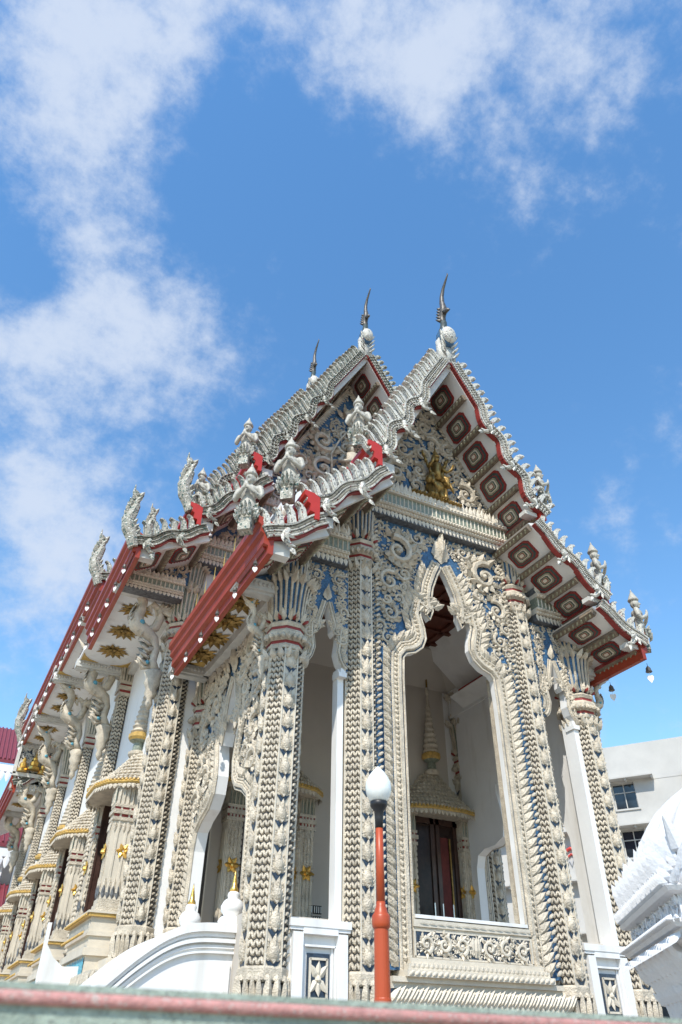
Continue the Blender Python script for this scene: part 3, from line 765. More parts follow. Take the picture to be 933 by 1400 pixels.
# ---- window / door surrounds
RINGH = 12
def surround(name, loc, u, n, ow, oh, wide, depth, hood_h, spire_h, door=False):
    """u along the wall, n outward; loc = middle of the sill's top"""
    u, n = np.asarray(u, float), np.asarray(n, float); o = np.asarray(loc, float); ax = np.array((u, n, Z))
    root = link(name, None, temple)
    P = lambda a, d, z: o + a * u + d * n + z * Z
    pd = .60 if not door else .3; rec = .06 if not door else 0.02
    # base
    g = G()
    for z0, z1, e, d, m in ((-1.15, -.75, .02, .0, 0), (-.75, -.62, .08, .08, 1), (-.62, -.42, .0, .0, 0), (-.42, -.34, .04, .05, 1), (-.34, -.10, .02, .02, 0), (-.10, -.04, .08, .09, 2), (-.04, .0, .10, .11, 0)):
        g.box(P(0, (depth + d) / 2 - .05, (z0 + z1) / 2), (wide * 2 + e * 2, depth + d + .1, z1 - z0), m, ax)
    for z in (-.07, -.38): row(g, BEAD, P(-wide - .05, depth + .12, z), P(wide + .05, depth + .12, z), Z, n, .08, .08, .07, .07, 2)
    row(g, PETAL, P(-wide, depth + .01, -1.1), P(wide, depth + .01, -1.1), Z, n, .17, .15, .34, .08, 3)
    row(g, LEAF, P(-wide, depth + .02, -.33), P(wide, depth + .02, -.33), Z, n, .13, .12, .2, .05, 0)
    obj("sill_base", g, [IVORY, IVORY, OCHRE, TEAL], root)
    # shutters
    g = G(); dd = .04 + rec
    g.box(P(0, dd - .05, oh / 2), (ow * 2, .1, oh), 0, ax)
    if not door:
        for sx in (-1, 1):
            g.box(P(sx * (ow - .02), .30, oh / 2), (.05, .48, oh), 0, ax)
            for e in (.28, .40, .52): g.box(P(sx * (ow - .05), e, oh / 2), (.03, .035, oh), 1, ax)
    for sx in (-1, 1):
        for e in (.08, ow - .08): g.box(P(sx * e, dd + .02, oh / 2), (.10, .06, oh), 0, ax)
        g.box(P(sx * ow / 2, dd + .02, oh - .07), (ow, .06, .14), 0, ax); g.box(P(sx * ow / 2, dd + .02, .3), (ow, .06, .12), 0, ax)
        g.box(P(sx * ow / 2, dd + .004, oh / 2 + .1), (ow - .2, .02, oh - .5), 1, ax)
    if door: g.box(P(ow * .42, dd + .022, oh * .46), (.26, .012, oh * .8), 2, ax); g.box(P(ow * .62, dd + .022, oh * .46), (.07, .012, oh * .8), 3, ax)
    obj("door_leaf" if door else "shutter", g, [DOOR, GLASS if door else DOOR, CURTAIN, OLDGOLD], root)
    # flanking pilasters
    cw = (wide - ow)
    for sx in (-1, 1):
        g = G(); c = sx * (ow + cw / 2)
        cd = pd; zt0 = oh - .74
        g.box(P(c, cd / 2, oh / 2), (cw * .9, cd, oh), 1, ax)
        for q in (-.36, -.12, .12, .36): g.box(P(c + q * cw * .9, cd, oh * .5), (.045, .05, oh * .72), 0, ax)
        beads(g, P(sx * ow + sx * .02, cd * .95 if not door else cd * .8, .3), n, Z, -sx * u, cd * (.10 if not door else .28), oh - .9, 1 if not door else 2, .12, 0, KNIT, .04)
        for s2 in (-1, 1):
            for q in (.2, .5, .8): g.box(P(c + s2 * cw * .45, cd * q, oh * .5), (.04, .04, oh * .72), 1, ax)
            row(g, LEAF, P(c + s2 * cw * .47, .03, .22), P(c + s2 * cw * .47, cd, .22), Z, u * s2, .09, .09, .26, .05, 3)
            row(g, LEAF, P(c + s2 * cw * .47, .03, .36), P(c + s2 * cw * .47, cd, .36), Z, u * s2, .09, .09, .26, .05, 0)
            row(g, LEAF, P(c + s2 * cw * .47, .03, zt0), P(c + s2 * cw * .47, cd, zt0), -Z, u * s2, .09, .09, .2, .05, 0)
        zt = oh - .1
        for z, e, h, m in ((zt - .62, .07, .07, 0), (zt - .55, .02, .06, 4), (zt - .49, .1, .09, 0), (zt - .40, .03, .05, 4), (zt - .35, .07, .06, 0), (.0, .1, .12, 0), (.12, .06, .1, 0), (zt + .06, .12, .05, 0)):
            g.box(P(c, cd / 2, z + h / 2), (cw * .9 + e, cd + e, h), m, ax)
        row(g, PETAL, P(c - cw * .47, cd + .03, zt - .29), P(c + cw * .47, cd + .03, zt - .29), Z, n, .09, .07, .36, .06, 5)
        row(g, PETAL, P(c - cw * .47, cd + .035, zt - .29), P(c + cw * .47, cd + .035, zt - .29), Z, n, .09, .035, .38, .09, 0)
        for s2 in (-1, 1):
            a_ = P(c + s2 * cw * .48, .03, zt - .29); b_ = P(c + s2 * cw * .48, cd, zt - .29)
            row(g, PETAL, a_, b_, Z, u * s2, .09, .05, .36, .06, 0)
        row(g, LEAF, P(c - cw * .45, cd + .03, .22), P(c + cw * .45, cd + .03, .22), Z, n, .1, .1, .26, .06, 3)
        row(g, LEAF, P(c - cw * .45, cd + .025, .38), P(c + cw * .45, cd + .025, .38), Z, n, .1, .1, .26, .06, 0)
        row(g, LEAF, P(c - cw * .45, cd + .03, zt - .64), P(c + cw * .45, cd + .03, zt - .64), -Z, n, .1, .1, .2, .06, 0)
        if door:
            k = int((oh - 1.3) / .2)
            for i in range(k): spiral(g, P(c, cd, .75 + i * .2), u, Z, n, 0, 0, .1, 1.5 * (i % 2), 1 if i % 2 else -1, 0, True, .2)
        obj("surround_pilaster", g, [CREAM, IVORY, OCHRE, GROOVE, MAROON, GREEN], root)
        g = G()
        for k in range(6):
            a = k * PI / 3; dv = math.cos(a) * u + math.sin(a) * Z
            g.put(LEAF, P(c, cd + .03, oh * .46), np.cross(dv, n), dv, n, .12, .17, .12)
        g.put(BEAD, P(c, cd + .05, oh * .46), u, Z, n, .14, .14, .16)
        obj("gilt_rosette", g, GOLD, root)
        for s2 in (-1, 1):
            g = G()
            for k in range(6):
                a = k * PI / 3; dv = math.cos(a) * n + math.sin(a) * Z
                g.put(LEAF, P(c + s2 * cw * .48, cd * .5, oh * .46), np.cross(dv, u * s2), dv, u * s2, .11, .16, .12)
            obj("gilt_rosette", g, GOLD, root)

    # canopy: stepped half-bell
    g = G(); hw, hd = wide + .16, depth + .34; z0 = oh
    plan = [(-1, 0), (-.97, .42), (-.72, .82), (-.36, 1), (.36, 1), (.72, .82), (.97, .42), (1, 0)]
    ring = lambda s, z, e=0: [P(x * (hw * s + e), y * (hd * s + e) - .02, z) for x, y in plan]
    pr = [(1.0, 0), (1.03, .03), (1.03, .09), (1.0, .12)]
    rings = [ring(s_, z0 + z) for s_, z in pr]
    g.loft(rings, 0, True)
    steps = 8; prev = 1.0
    for k in range(steps):
        f = k / steps; f2 = (k + 1) / steps
        s1 = 1.0 - .80 * f ** .80; s2 = 1.0 - .80 * f2 ** .80
        za = z0 + .12 + hood_h * f; zb = z0 + .12 + hood_h * f2
        g.loft([ring(s1, za), ring(s1 * 1.02, za + (zb - za) * .35), ring(s2 * 1.03, zb - .01), ring(s2, zb)], 0)
        pts = ring(s1 * 1.02, za + (zb - za) * .28)
        for i in range(1 if k else 0, len(pts) - (2 if k else 1)):
            a, b = pts[i], pts[i + 1]; nn = np.cross(b - a, Z); nn /= np.linalg.norm(nn) + 1e-9
            if np.dot(nn, n) < 0: nn = -nn
            row(g, BEAD, a, b, Z, nn, .10, .1, (zb - za) * .8, .10, 0)
    obj("canopy", g, [CREAM, WHITE, OCHRE], root)
    g = G()
    pts = ring(1.035, z0 + .06)
    for i in range(len(pts) - 1):
        a, b = pts[i], pts[i + 1]; nn = np.cross(b - a, Z); nn /= np.linalg.norm(nn) + 1e-9
        if np.dot(nn, n) < 0: nn = -nn
        row(g, BEAD, a + Z * .05, b + Z * .05, Z, nn, .09, .09, .08, .08, 0)
        row(g, LEAF, a - Z * .02, b - Z * .02, -Z, nn, .11, .11, .13, .05, 1)
    g.tube(pts, .035, 5, 0)
    obj("canopy_edge", g, [OCHRE, CREAM], root)
    g = G(); cc = P(0, .16, z0 + .12 + hood_h)
    prf = [(.20, -.05), (.24, .0), (.24, .06), (.15, .1), (.13, .28), (.26, .34), (.31, .40), (.31, .48), (.24, .52)]
    mm = [0, 0, 0, 1, 1, 2, 2, 2]
    z = .52; r = .22; h_rem = spire_h - .52
    k = 11
    for i in range(k):
        f = i / k; r = .22 * (1 - f) ** 1.15 + .018; dz = h_rem * .62 / k
        prf += [(r, z), (r * 1.12 + .01, z + dz * .3), (r * .86, z + dz * .85)]; mm += [0, 0, 0]; z += dz
    prf += [(.05, z), (.075, z + .08), (.05, z + .18), (.03, z + .2), (.035, z + .3), (.004, spire_h)]; mm += [0, 0, 0, 0, 3, 3]
    s_ = wide / 1.3
    g.lathe([(a * s_, b) for a, b in prf], cc, RINGH, 0, mm[:len(prf) - 1])
    obj("spire", g, [CREAM, GREEN, OCHRE, OLDGOLD], root)
    return root
for k in range(5):
    surround("window_surround", (-4.36, 6.65 + k * 4.95, 1.42), -Y, -X, .76, 2.42, 1.12, .66, .9, 2.75)
surround("door_surround", (2.55, PLATE - .06, .95), X, -Y, .66, 2.95, 1.02, .42, .95, 3.1, True)
surround("door_surround", (-1.78, PLATE - .06, .95), X, -Y, .66, 2.95, 1.02, .42, .95, 3.1, True)
# small wall vents of the porch's back wall
for i in range(2):
    for j in range(2):
        g = G(); g.box((-.70 + i * .22, PLATE - .015, 1.50 + j * .20), (.19, .03, .16), 0)
        for q in range(4): g.box((-.775 + i * .22 + q * .05, PLATE - .035, 1.50 + j * .20), (.018, .02, .12), 1)
        obj("wall_vent", g, [BLACK, STEEL], temple)
# steel barrier posts behind the right hand door
for x in (2.28, 2.50, 2.78):
    g = G(); g.tube([(x, PLATE - .40, .9), (x, PLATE - .40, 2.0)], .018, 6); obj("barrier_post", g, STEEL, temple)

# ---- pilasters of the long side
pil = link("wall_pilaster", None, temple, (-4.45, 9.97, .98))
g = G(); g.box((-.12, 0, 3.5), (.24, .42, 7.0), 0); obj("pilaster_shaft", g, TAUPE, pil)
g = G()
beads(g, (-.24, 0, .1), A3(0, -1, 0), Z, -X, .40, 6.7, 4, .11, 0, KNIT, .036)
beads(g, (-.12, -.21, .1), X, Z, -Y, .22, 6.7, 2, .11, 0, KNIT, .036)
obj("bead_panel", g, CREAM, pil, stuff=True)
g = G()
PL = [(-.28, -.26), (.05, -.26), (.05, .26), (-.28, .26)]
cr = lambda s, z: [(x * s - (.0), y * s, z) for x, y in PL]
z = 6.5
for a, b, m in ((1.08, .1, 0), (.98, .08, 2), (1.15, .12, 0), (.98, .06, 2), (1.1, .1, 0)):
    g.loft([cr(a, z), cr(a, z + b)], m); z += b
for k in range(5): g.loft([cr(.95 + .05 * k ** 1.3, z + k * .2), cr(.95 + .05 * (k + 1) ** 1.3, z + k * .2 + .2)], 1)
for p, t, nn, w in perim(PL[::-1] if False else [(-.28, -.26), (.05, -.26), (.05, .26), (-.28, .26)], 1.0, .085):
    g.tube([(p[0] * (1 + .04 * k ** 1.3) + nn[0] * .01, p[1] * (1 + .04 * k ** 1.3) + nn[1] * .01, z + k * .2) for k in range(6)], .03, 5, 0)
g.loft([cr(1.35, z + 1.0), cr(1.42, z + 1.12)], 0)
obj("capital", g, [CREAM, GREEN, MAROON], pil)
g = G(); g.box((-.15, 0, -.1), (.34, .48, .2), 0); row(g, PETAL, (-.32, .24, -.4), (-.32, -.24, -.4), Z, -X, .1, .1, .34, .08); obj("pilaster_base", g, CREAM, pil)
for k in range(1, 5): copy_tree(pil, temple, (-4.45, 9.97 + 4.95 * k, .98))

# ---- bird and serpent brackets under the eaves
def make_bracket():
    """local: x outward, z up, origin at the wall, top of the pilaster shaft; height about 3"""
    g = G()
    br = lambda p: [(x, 0, z) for x, z in p]
    # pendant corbel
    g.lathe([(.02, -3.0), (.09, -2.85), (.07, -2.72), (.15, -2.6), (.13, -2.48), (.2, -2.34), (.17, -2.2), (.24, -2.05), (.16, -1.98)], (.14, 0, 0), 8, 0)
    # body, neck, head
    body = br([(.12, -2.0), (.24, -1.72), (.20, -1.4), (.30, -1.12), (.52, -.98), (.74, -.84), (.80, -.6), (.72, -.36), (.70, -.14), (.78, .06), (.92, .18)])
    g.tube(body, [.12, .11, .10, .14, .19, .2, .17, .13, .12, .14, .13], 8, 0)
    g.tube(br([(.86, .14), (1.02, .22), (1.18, .36), (1.34, .58)]), [.13, .09, .055, .012], 6, 0)
    g.tube(br([(.88, .08), (1.02, .08), (1.14, .16)]), [.07, .05, .012], 5, 0)
    g.tube(br([(.80, .18), (.72, .36), (.62, .48)]), [.08, .06, .012], 5, 0)
    for s_ in (-1, 1): g.ball((.86, s_ * .11, .19), .045, 6, 4, 1)
    # breast scales
    for k in range(9):
        f = k / 8; x = .50 + .34 * math.sin(f * 2.2); z = -1.0 + f * .75
        for s_ in (-1, 0, 1): g.put(LEAF, (x + .08, s_ * .1, z), A3(0, 1, 0), A3(.1, 0, -1), A3(1, 0, .1), .14, .18, .12)
    # wing and curled tail
    g.tube(br([(.5, -.95), (.3, -.78), (.22, -.5), (.3, -.24), (.44, -.14), (.52, -.26), (.46, -.38)]), [.11, .12, .11, .1, .09, .07, .03], 7, 0)
    for k in range(7):
        a = R(100 + k * 18)
        d = A3(math.cos(a), 0, math.sin(a))
        for s_ in (-1, 1): g.put(LEAF, (.30 + .05 * k * 0, s_ * .07, -.5 + .04 * k), np.cross(d, A3(0, s_, 0)), d, A3(0, s_, 0), .17, .46, .15)
    for k in range(6):
        f = k / 5; p = A3(.2 + .5 * f * 0 + .06, 0, -1.9 + .18 * k)
        for s_ in (-1, 1): g.put(LEAF, (p[0] + .03, s_ * .08, p[2]), A3(0, 0, 1), A3(1, 0, .5), A3(0, s_, 0), .14, .34, .14)
    # scroll tail below
    g.tube(br([(.2, -1.35), (.42, -1.5), (.52, -1.74), (.42, -1.95), (.28, -1.9), (.28, -1.76)]), [.09, .085, .08, .07, .055, .03], 7, 0)
    g.ball((.36, -.08, -1.82), .06, 6, 4, 1); g.ball((.36, .08, -1.82), .06, 6, 4, 1)
    for s_ in (-1, 1): g.ball((.66, s_ * .17, -.8), .07, 6, 4, 1)
    return mesh("eave_bracket", g, [CREAM, TEAL], True)
BRM = make_bracket()
def bracket(loc, rotz, s=1.0, sz=1.0):
    b = link("eave_bracket", BRM, temple, loc, (0, 0, rotz), (s, s, sz)); return b
bracket((-4.62, PLATE + .14, 8.15), PI, 1.0, .92)
bracket((-3.78, .34, 5.80), PI, .44, .46)
bracket((3.86, .34, 5.92), 0, .46, .46)
bracket((-4.75, 9.97, 8.5), PI, 1.05, .95)
for k in range(1, 5): bracket((-4.75, 9.97 + 4.95 * k, 8.9 + (.4 if k < 3 else 0)), PI, 1.05, .95)

# ================================================================== gables and roofs
FINM = None
def fin_mesh():
    global FINM
    if FINM is None:
        g = G()   # local: x along slope, y = out of the roof, unit long; curved blade
        for k in range(5):
            f = k / 5; 
        prof = [(-.10, 0), (.09, 0), (.11, .3), (.13, .6), (.08, .85), (-.04, 1.0), (-.10, .97), (-.03, .8), (-.05, .55), (-.09, .28)]
        g.prism(prof, (0, 0, 0), X, Y, Z, -.05, .05, 0)
        prof2 = [(x * .6 + .01, y * .86 + .05) for x, y in prof]
        g.prism(prof2, (0, 0, 0), X, Y, Z, -.075, .075, 0)
        FINM = g
    return FINM
FINW = mesh("roof_fin", fin_mesh(), [MOSA]); FINA = mesh("roof_fin", fin_mesh(), [AGED])
def wave(t, humps, t0, amp):
    if t < t0: return 0.0
    q = (t - t0) / (1 - t0)
    return -amp * (.5 - .5 * math.cos(2 * PI * humps * q)) * (.75 + .25 * q)
def coffer_mesh():
    g = G()      # local unit: x along slope, y along eave, z = down (outward)
    def octo(a, b, c): return [(-a + c, -b), (a - c, -b), (a, -b + c), (a, b - c), (a - c, b), (-a + c, b), (-a, b - c), (-a, -b + c)]
    lv = [(1.0, .30, .04, 0), (.85, .27, .06, 1), (.70, .23, .075, 0), (.63, .2, .09, 1), (.54, .17, .11, 2), (.43, .13, .125, 3), (.35, .11, .14, 1), (.28, .06, .155, 2), (.20, .04, .17, 0), (.15, .03, .185, 3)]
    for s_, c, d, m in lv: g.prism(octo(.5 * s_, .5 * s_, c * .5), (0, 0, 0), X, Y, Z, 0, d * .45, m)
    n = 26
    for i in range(n):
        a = 2 * PI * i / n; r = .5 * min(1 / max(abs(math.cos(a)), 1e-3), 1 / max(abs(math.sin(a)), 1e-3), 1.28)
        g.put(BEAD, (r * .93 * math.cos(a), r * .93 * math.sin(a), .018), X, Y, Z, .07, .07, .05, m=0)
    return mesh("soffit_coffer", g, [MAROON, SLATE, OLIVE, IVORY])
COFF = coffer_mesh()
BMATS = [MOSA, MAROON, BEAMG, GROOVE]
AMATS = [AGED, MAROON, BEAMG, GROOVE]
def gable(name, yf, ov, yb, tiers, fin, mats, coffers, fin_step=.225, outer=.5, rise=0.0, hidden_right=False, soffit=True):
    """tiers: [(x0,z0,x1,z1,humps,t0,amp)] slab undersides from the ridge down; right side mirrored"""
    root = link(name, None, temple)
    for sx in (-1, 1):
        for ti, (x0, z0, x1, z1, humps, t0, amp) in enumerate(tiers):
            a = A3(sx * x0, 0, z0); b = A3(sx * x1, 0, z1); L = np.linalg.norm(b - a); t = (b - a) / L
            nrm = A3(sx * abs(t[2]), 0, abs(t[0]))
            # slab
            g = G()
            q = [a - t * (0.0 if ti == 0 else .1), b, b + nrm * .16, a + nrm * (.16) - t * (.09 * 0 if ti else 0)]
            if ti == 0: q[3] = A3(0, 0, z0 + .16 / abs(t[0]))
            V = [p + Y * yf for p in q] + [p + Y * yb + Z * rise for p in q]
            F = [(0, 1, 2, 3), (7, 6, 5, 4), (0, 4, 5, 1), (1, 5, 6, 2), (2, 6, 7, 3), (3, 7, 4, 0)]
            g.add(V, F[:2], 0); g.add(V, [F[2]], 0); g.add(V, F[3:], 1)
            obj("roof_slope", g, [PALE, TILE], root)
            # barge band that waves along the slope
            K = 60; path = []
            for i in range(K + 1):
                f = i / K; w = wave(f, humps, t0, amp)
                path.append(a + t * (L * f) + nrm * (.14 + w + .02) + Y * (yf - .03))
            g = G(); hw = .105
            for i in range(K):
                p, p2 = path[i], path[i + 1]; d = p2 - p; ll = np.linalg.norm(d); d /= ll; nn = np.cross(d, -Y) * (-1) * sx
                if np.dot(nn, nrm) < 0: nn = -nn
                for e, wd, dp, m in ((0, hw * 2, .10, 3), (hw, .035, .16, 0), (-hw, .035, .16, 0), (-hw - .03, .03, .12, 1), (.0, .025, .14, 0)):
                    c = (p + p2) / 2 + nn * e - Y * (dp / 2 - .05)
                    g.box(c, (ll * 1.25, wd, dp), m, np.array((d, nn, np.cross(d, nn))))
                if fin_step and (i * 2) % 2 == 0:
                    for e in (.052, -.052):
                        g.put(BEAD, (p + p2) / 2 + nn * e - Y * .05, d, nn, -Y, ll * .85, .07, .10, m=0)
            obj("barge_band", g, mats, root)
            # serpent head or scroll at each dip
            nh = max(1, int(round(humps)))
            for h in range(nh):
                f = t0 + (1 - t0) * min(.97, (h + .72) / max(humps, .5)); g = G()
                p = a + t * (L * f) + nrm * (.10 + wave(f, humps, t0, amp)) + Y * (yf - .10)
                g.tube([p + nrm * .05 - t * .12, p - nrm * .02, p - nrm * .14 + t * .02, p - nrm * .24, p - nrm * .29 - t * .09], [.06, .07, .06, .045, .015], 7, 0)
                g.put(LEAF, p - nrm * .27, t, -nrm, -Y, .11, .2, .1, m=0)
                for q in range(3): g.put(LEAF, p + t * .02 * q - Y * .05, np.cross(-nrm * .6 + t * .5 * (q - 1), -Y), -nrm * .8 + t * .5 * (q - 1), -Y, .12, .24, .15, m=0)
                obj("barge_scroll", g, [mats[0]], root)
            # fins
            nf = int(L / fin_step)
            for i in range(nf):
                f = (i + .6) / nf; w = wave(f, humps, t0, amp)
                p = a + t * (L * f) + nrm * (.24 + w) + Y * (yf - .01)
                hgt = (outer + .16) - .26 - w
                fo = link("roof_fin", fin, root)
                up = nrm * .9 + Z * .35 - t * .1; up = up / np.linalg.norm(up); al = np.cross(up, -Y) * (1 if sx < 0 else -1)
                if sx < 0: frame(fo, tuple(p), tuple(np.cross(up, -Y)), tuple(up), (0, -1, 0), fin_step * 3.0, hgt * random.uniform(.93, 1.05), 1.1)
                else: frame(fo, tuple(p), tuple(-np.cross(up, -Y)), tuple(up), (0, -1, 0), fin_step * 3.0, hgt * random.uniform(.93, 1.05), 1.1)
            # grey white rafter behind the band
            g = G(); c = (a + b) / 2 + nrm * -.02 + Y * (yf + .14)
            g.box(c - Y * .07 + nrm * (0 if sx < 0 else .07), (L, .22 if sx < 0 else .07, .09), 0, np.array((t, nrm, np.cross(t, nrm))))
            obj("barge_rafter", g, BEAMG, root)
            # soffit coffers and cross ribs
            if soffit:
                k = coffers[ti]; wd = ov - .25
                for i in range(k):
                    f0 = (i + .5) / k if ti else (i + .62) / (k + .12)
                    p = a + t * (L * f0) + Y * (yf + .22 + wd / 2)
                    co = link("soffit_coffer", COFF, root)
                    sl = min(.66, L / k * .64)
                    frame(co, tuple(p - nrm * .002), tuple(t), (0, sx * 1.0, 0), tuple(-nrm), sl, min(.74, wd * .84), 1)
                for i in range(k + 1):
                    f0 = i / k if ti else (i + .12) / (k + .12)
                    f0 = min(f0, .985)
                    p = a + t * (L * f0) + Y * (yf + ov / 2 + .06) - nrm * .05
                    g = G(); ax = np.array((t, Y, np.cross(t, Y)))
                    g.box(p, (.14 if i < k else .24, ov + .05, .12), 1 if i < k else 0, ax); g.box(p - nrm * .03, (.11 if i < k else .2, ov + .02, .08), 1, ax)
                    for q in range(9): g.put(TWIST, p - nrm * .072 + Y * (-ov / 2 + (q + .5) * ov / 9), t, Y, -nrm, .11, .12, .07, m=2)
                    obj("soffit_rib", g, [MAROON, BROWN, OLIVE], root)
            # eave fascia: stepped vermilion board running back
            last = ti == len(tiers) - 1
            g = G(); e = b + nrm * .1
            pr = [(-.02, .26), (.13, .28), (.13, .18), (.08, .15), (.08, .05), (.03, .02), (.03, -.12), (-.04, -.14), (-.04, -.26), (-.12, -.26), (-.12, .2)]
            ya = yf - (.06 if last or sx > 0 else .15)
            base = [(e[0] + sx * x * 1.25, e[2] + z * (1.35 if last else 1.1)) for x, z in pr]
            if sx > 0: base = base
            V = [(x, ya, z) for x, z in base] + [(x, yb, z + rise) for x, z in base]; k = len(base)
            F = [tuple(range(k))[::-1] if sx < 0 else tuple(range(k)), tuple(range(k, 2 * k))] + [(i, (i + 1) % k, k + (i + 1) % k, k + i) for i in range(k)]
            g.add(V, F, 0)
            obj("eave_fascia", g, RED if last else BRIGHTRED, root)
            g = G(); g.box((b[0] - sx * .26, yf + .10, b[2] - (.08 if sx < 0 else -.02)), (.34, .2, .22 if sx < 0 else .1), 0)
            obj("purlin_end", g, BEAMG, root)
    return root
PT = [(0, 12.95, 2.12, 8.98, 3, .30, .22), (1.80, 8.62, 3.50, 7.12, 2, .1, .11), (3.2, 6.88, 4.32, 6.22, 1, .1, .1)]
pg = gable("porch_gable", -1.2, 1.2, 4.25, PT, FINW, BMATS, (5, 3, 2)); pg.location.x = -.17
HT = [(0, 17.95, 3.35, 11.80, 4, .34, .24), (2.9, 11.35, 4.75, 9.55, 2, .1, .14), (4.4, 9.2, 6.0, 8.32, 2, .1, .1)]
gable("hall_gable", 3.3, 1.3, 8.4, HT, FINA, AMATS, (7, 3, 2))
ST = [(0, 20.0, 3.55, 13.45, 4, .34, .22), (3.1, 12.9, 4.9, 11.1, 2, .1, .12), (4.6, 10.75, 6.15, 9.75, 2, .1, .1)]
gable("hall_roof", 7.7, .8, 24.9, ST, FINA, AMATS, (7, 3, 2), rise=.9, soffit=False)
LT = [(0, 17.9, 3.4, 11.8, 4, .34, .22), (3.0, 11.3, 4.8, 9.7, 2, .1, .12), (4.5, 9.45, 6.05, 8.6, 2, .1, .1)]
gable("rear_roof", 24.7, .6, 36, LT, FINA, AMATS, (7, 3, 2), soffit=False)

# ---- tympana
def tympanum(name, y, poly, sizes, seed, gold=None, fixed=(), edge=.16):
    root = link(name, None, temple); g = G()
    g.prism(poly, (0, y, 0), X, Z, -Y, -.2, 0, 0)
    obj("pediment_panel", g, BLUE, root)
    g = G(); P3 = [A3(x, y - .03, z) for x, z in poly]; k = len(poly)
    for i in range(k):
        a, b = P3[i], P3[(i + 1) % k]; d = (b - a) / np.linalg.norm(b - a); inn = np.cross(d, -Y) * -1
        c = sum(P3) / k
        if np.dot(inn, c - a) < 0: inn = -inn
        ll = np.linalg.norm(b - a)
        g.box((a + b) / 2 + inn * edge * .5, (ll, edge * .8, .1), 0, np.array((d, inn, np.cross(d, inn))))
        row(g, BEAD, a + inn * edge * .3 - Y * .05, b + inn * edge * .3 - Y * .05, inn, -Y, .075, .075, .075, .08)
        row(g, LEAF, a + inn * edge * .6 - Y * .04, b + inn * edge * .6 - Y * .04, inn, -Y, .12, .12, .17, .08)
    obj("pediment_frame", g, CREAM, root)
    g = G(); c = np.mean(np.array(poly), 0)
    ins = [tuple(c + (np.array(p) - c) * .86) for p in poly]
    arabesque(g, ins, A3(0, y - .01, 0), X, Z, -Y, sizes, 0, seed, fixed, 260, .24)
    obj("scrollwork", g, CREAM, root, stuff=True)
    return root
tp = tympanum("front_pediment", .06, [(-2.0, 9.42), (2.0, 9.42), (0, 13.1)], (.28, .2, .15, .11, .08, .055, .04), 3, fixed=[(-.98, 10.05, .36, 1, 1), (.98, 10.05, .36, 2.1, -1), (-.72, 10.85, .27, 0, -1), (.72, 10.85, .27, 3.1, 1), (-1.5, 9.75, .2, 1, -1), (1.5, 9.75, .2, 2, 1)])
tp.location.x = -.12
ht = tympanum("hall_pediment", 4.55, [(-3.3, 11.6), (3.3, 11.6), (0, 17.7)], (.5, .36, .26, .18, .12, .09), 4, fixed=[(-.9, 13.6, .5, 1, 1), (.9, 13.6, .5, 2.1, -1)])
# gilded rider on a three headed elephant: front pediment relief
g = G(); yy = -.16
def el(c, r, sc=(1, 1, 1), k=10, h=7): g.ball(c, r, k, h, 0, sc)
el((0, yy, 9.95), .34, (1.1, .6, .72)); 
for x in (-.24, -.1, .12, .26): g.tube([(x, yy - .06, 9.92), (x, yy - .08, 9.62), (x, yy - .1, 9.5)], [.1, .085, .1], 8)
for x, z in ((.32, 10.12), (.18, 10.28), (-.30, 10.1)):
    el((x, yy - .12, z), .15, (1, .8, 1.1)); g.tube([(x + .04, yy - .2, z - .06), (x + .07, yy - .26, z - .28), (x + .14, yy - .24, z - .42)], [.06, .045, .02], 7)
    for s_ in (-1, 1): g.put(LEAF, (x + s_ * .05, yy - .22, z - .06), A3(0, 0, 1), A3(s_ * .6, -.6, .2), -Y, .05, .2, .06)
g.tube([(0, yy - .08, 10.2), (0, yy - .1, 10.5), (0, yy - .1, 10.78), (0, yy - .1, 10.9)], [.17, .13, .17, .07], 9)
el((0, yy - .11, 11.02), .105, (1, 1, 1.15))
g.lathe([(.12, 0), (.13, .05), (.09, .09), (.10, .14), (.06, .2), (.065, .25), (.03, .34), (.005, .62)], (0, yy - .1, 11.1), 9)
g.tube([(-.16, yy - .1, 10.78), (-.34, yy - .14, 10.6), (-.24, yy - .24, 10.78), (-.2, yy - .26, 11.0)], [.06, .05, .045, .04], 7)
g.tube([(.16, yy - .1, 10.78), (.36, yy - .14, 10.62), (.5, yy - .2, 10.72), (.56, yy - .22, 10.9)], [.06, .05, .045, .04], 7)
for s_ in (-1, 1):
    g.tube([(s_ * .08, yy - .12, 10.28), (s_ * .3, yy - .2, 10.24), (s_ * .26, yy - .22, 10.0), (s_ * .3, yy - .24, 9.9)], [.1, .085, .065, .05], 7)
    for q in range(4): g.put(LEAF, (s_ * (.14 + .07 * q), yy - .06, 10.4 + .2 * q), A3(.8, 0, -.5 * s_), A3(s_ * .5, 0, .85), -Y, .16, .34, .2)
for k in range(7): g.put(LEAF, (-.42 + .14 * k, yy + .02, 9.5), X, Z, -Y, .15, .24, .2)
gr = obj("gilded_relief", g, OLDGOLD, tp, smooth=True); gr.scale = (.74, .9, .74); gr.location = (.04, .02, 9.47 * .26)
g = G(); g.box((0, -.13, 9.47), (1.35, .2, .05), 0); row(g, BEAD, (-.66, -.24, 9.47), (.66, -.24, 9.47), Z, -Y, .07, .07, .05, .08)
obj("relief_ledge", g, OLDGOLD, tp)
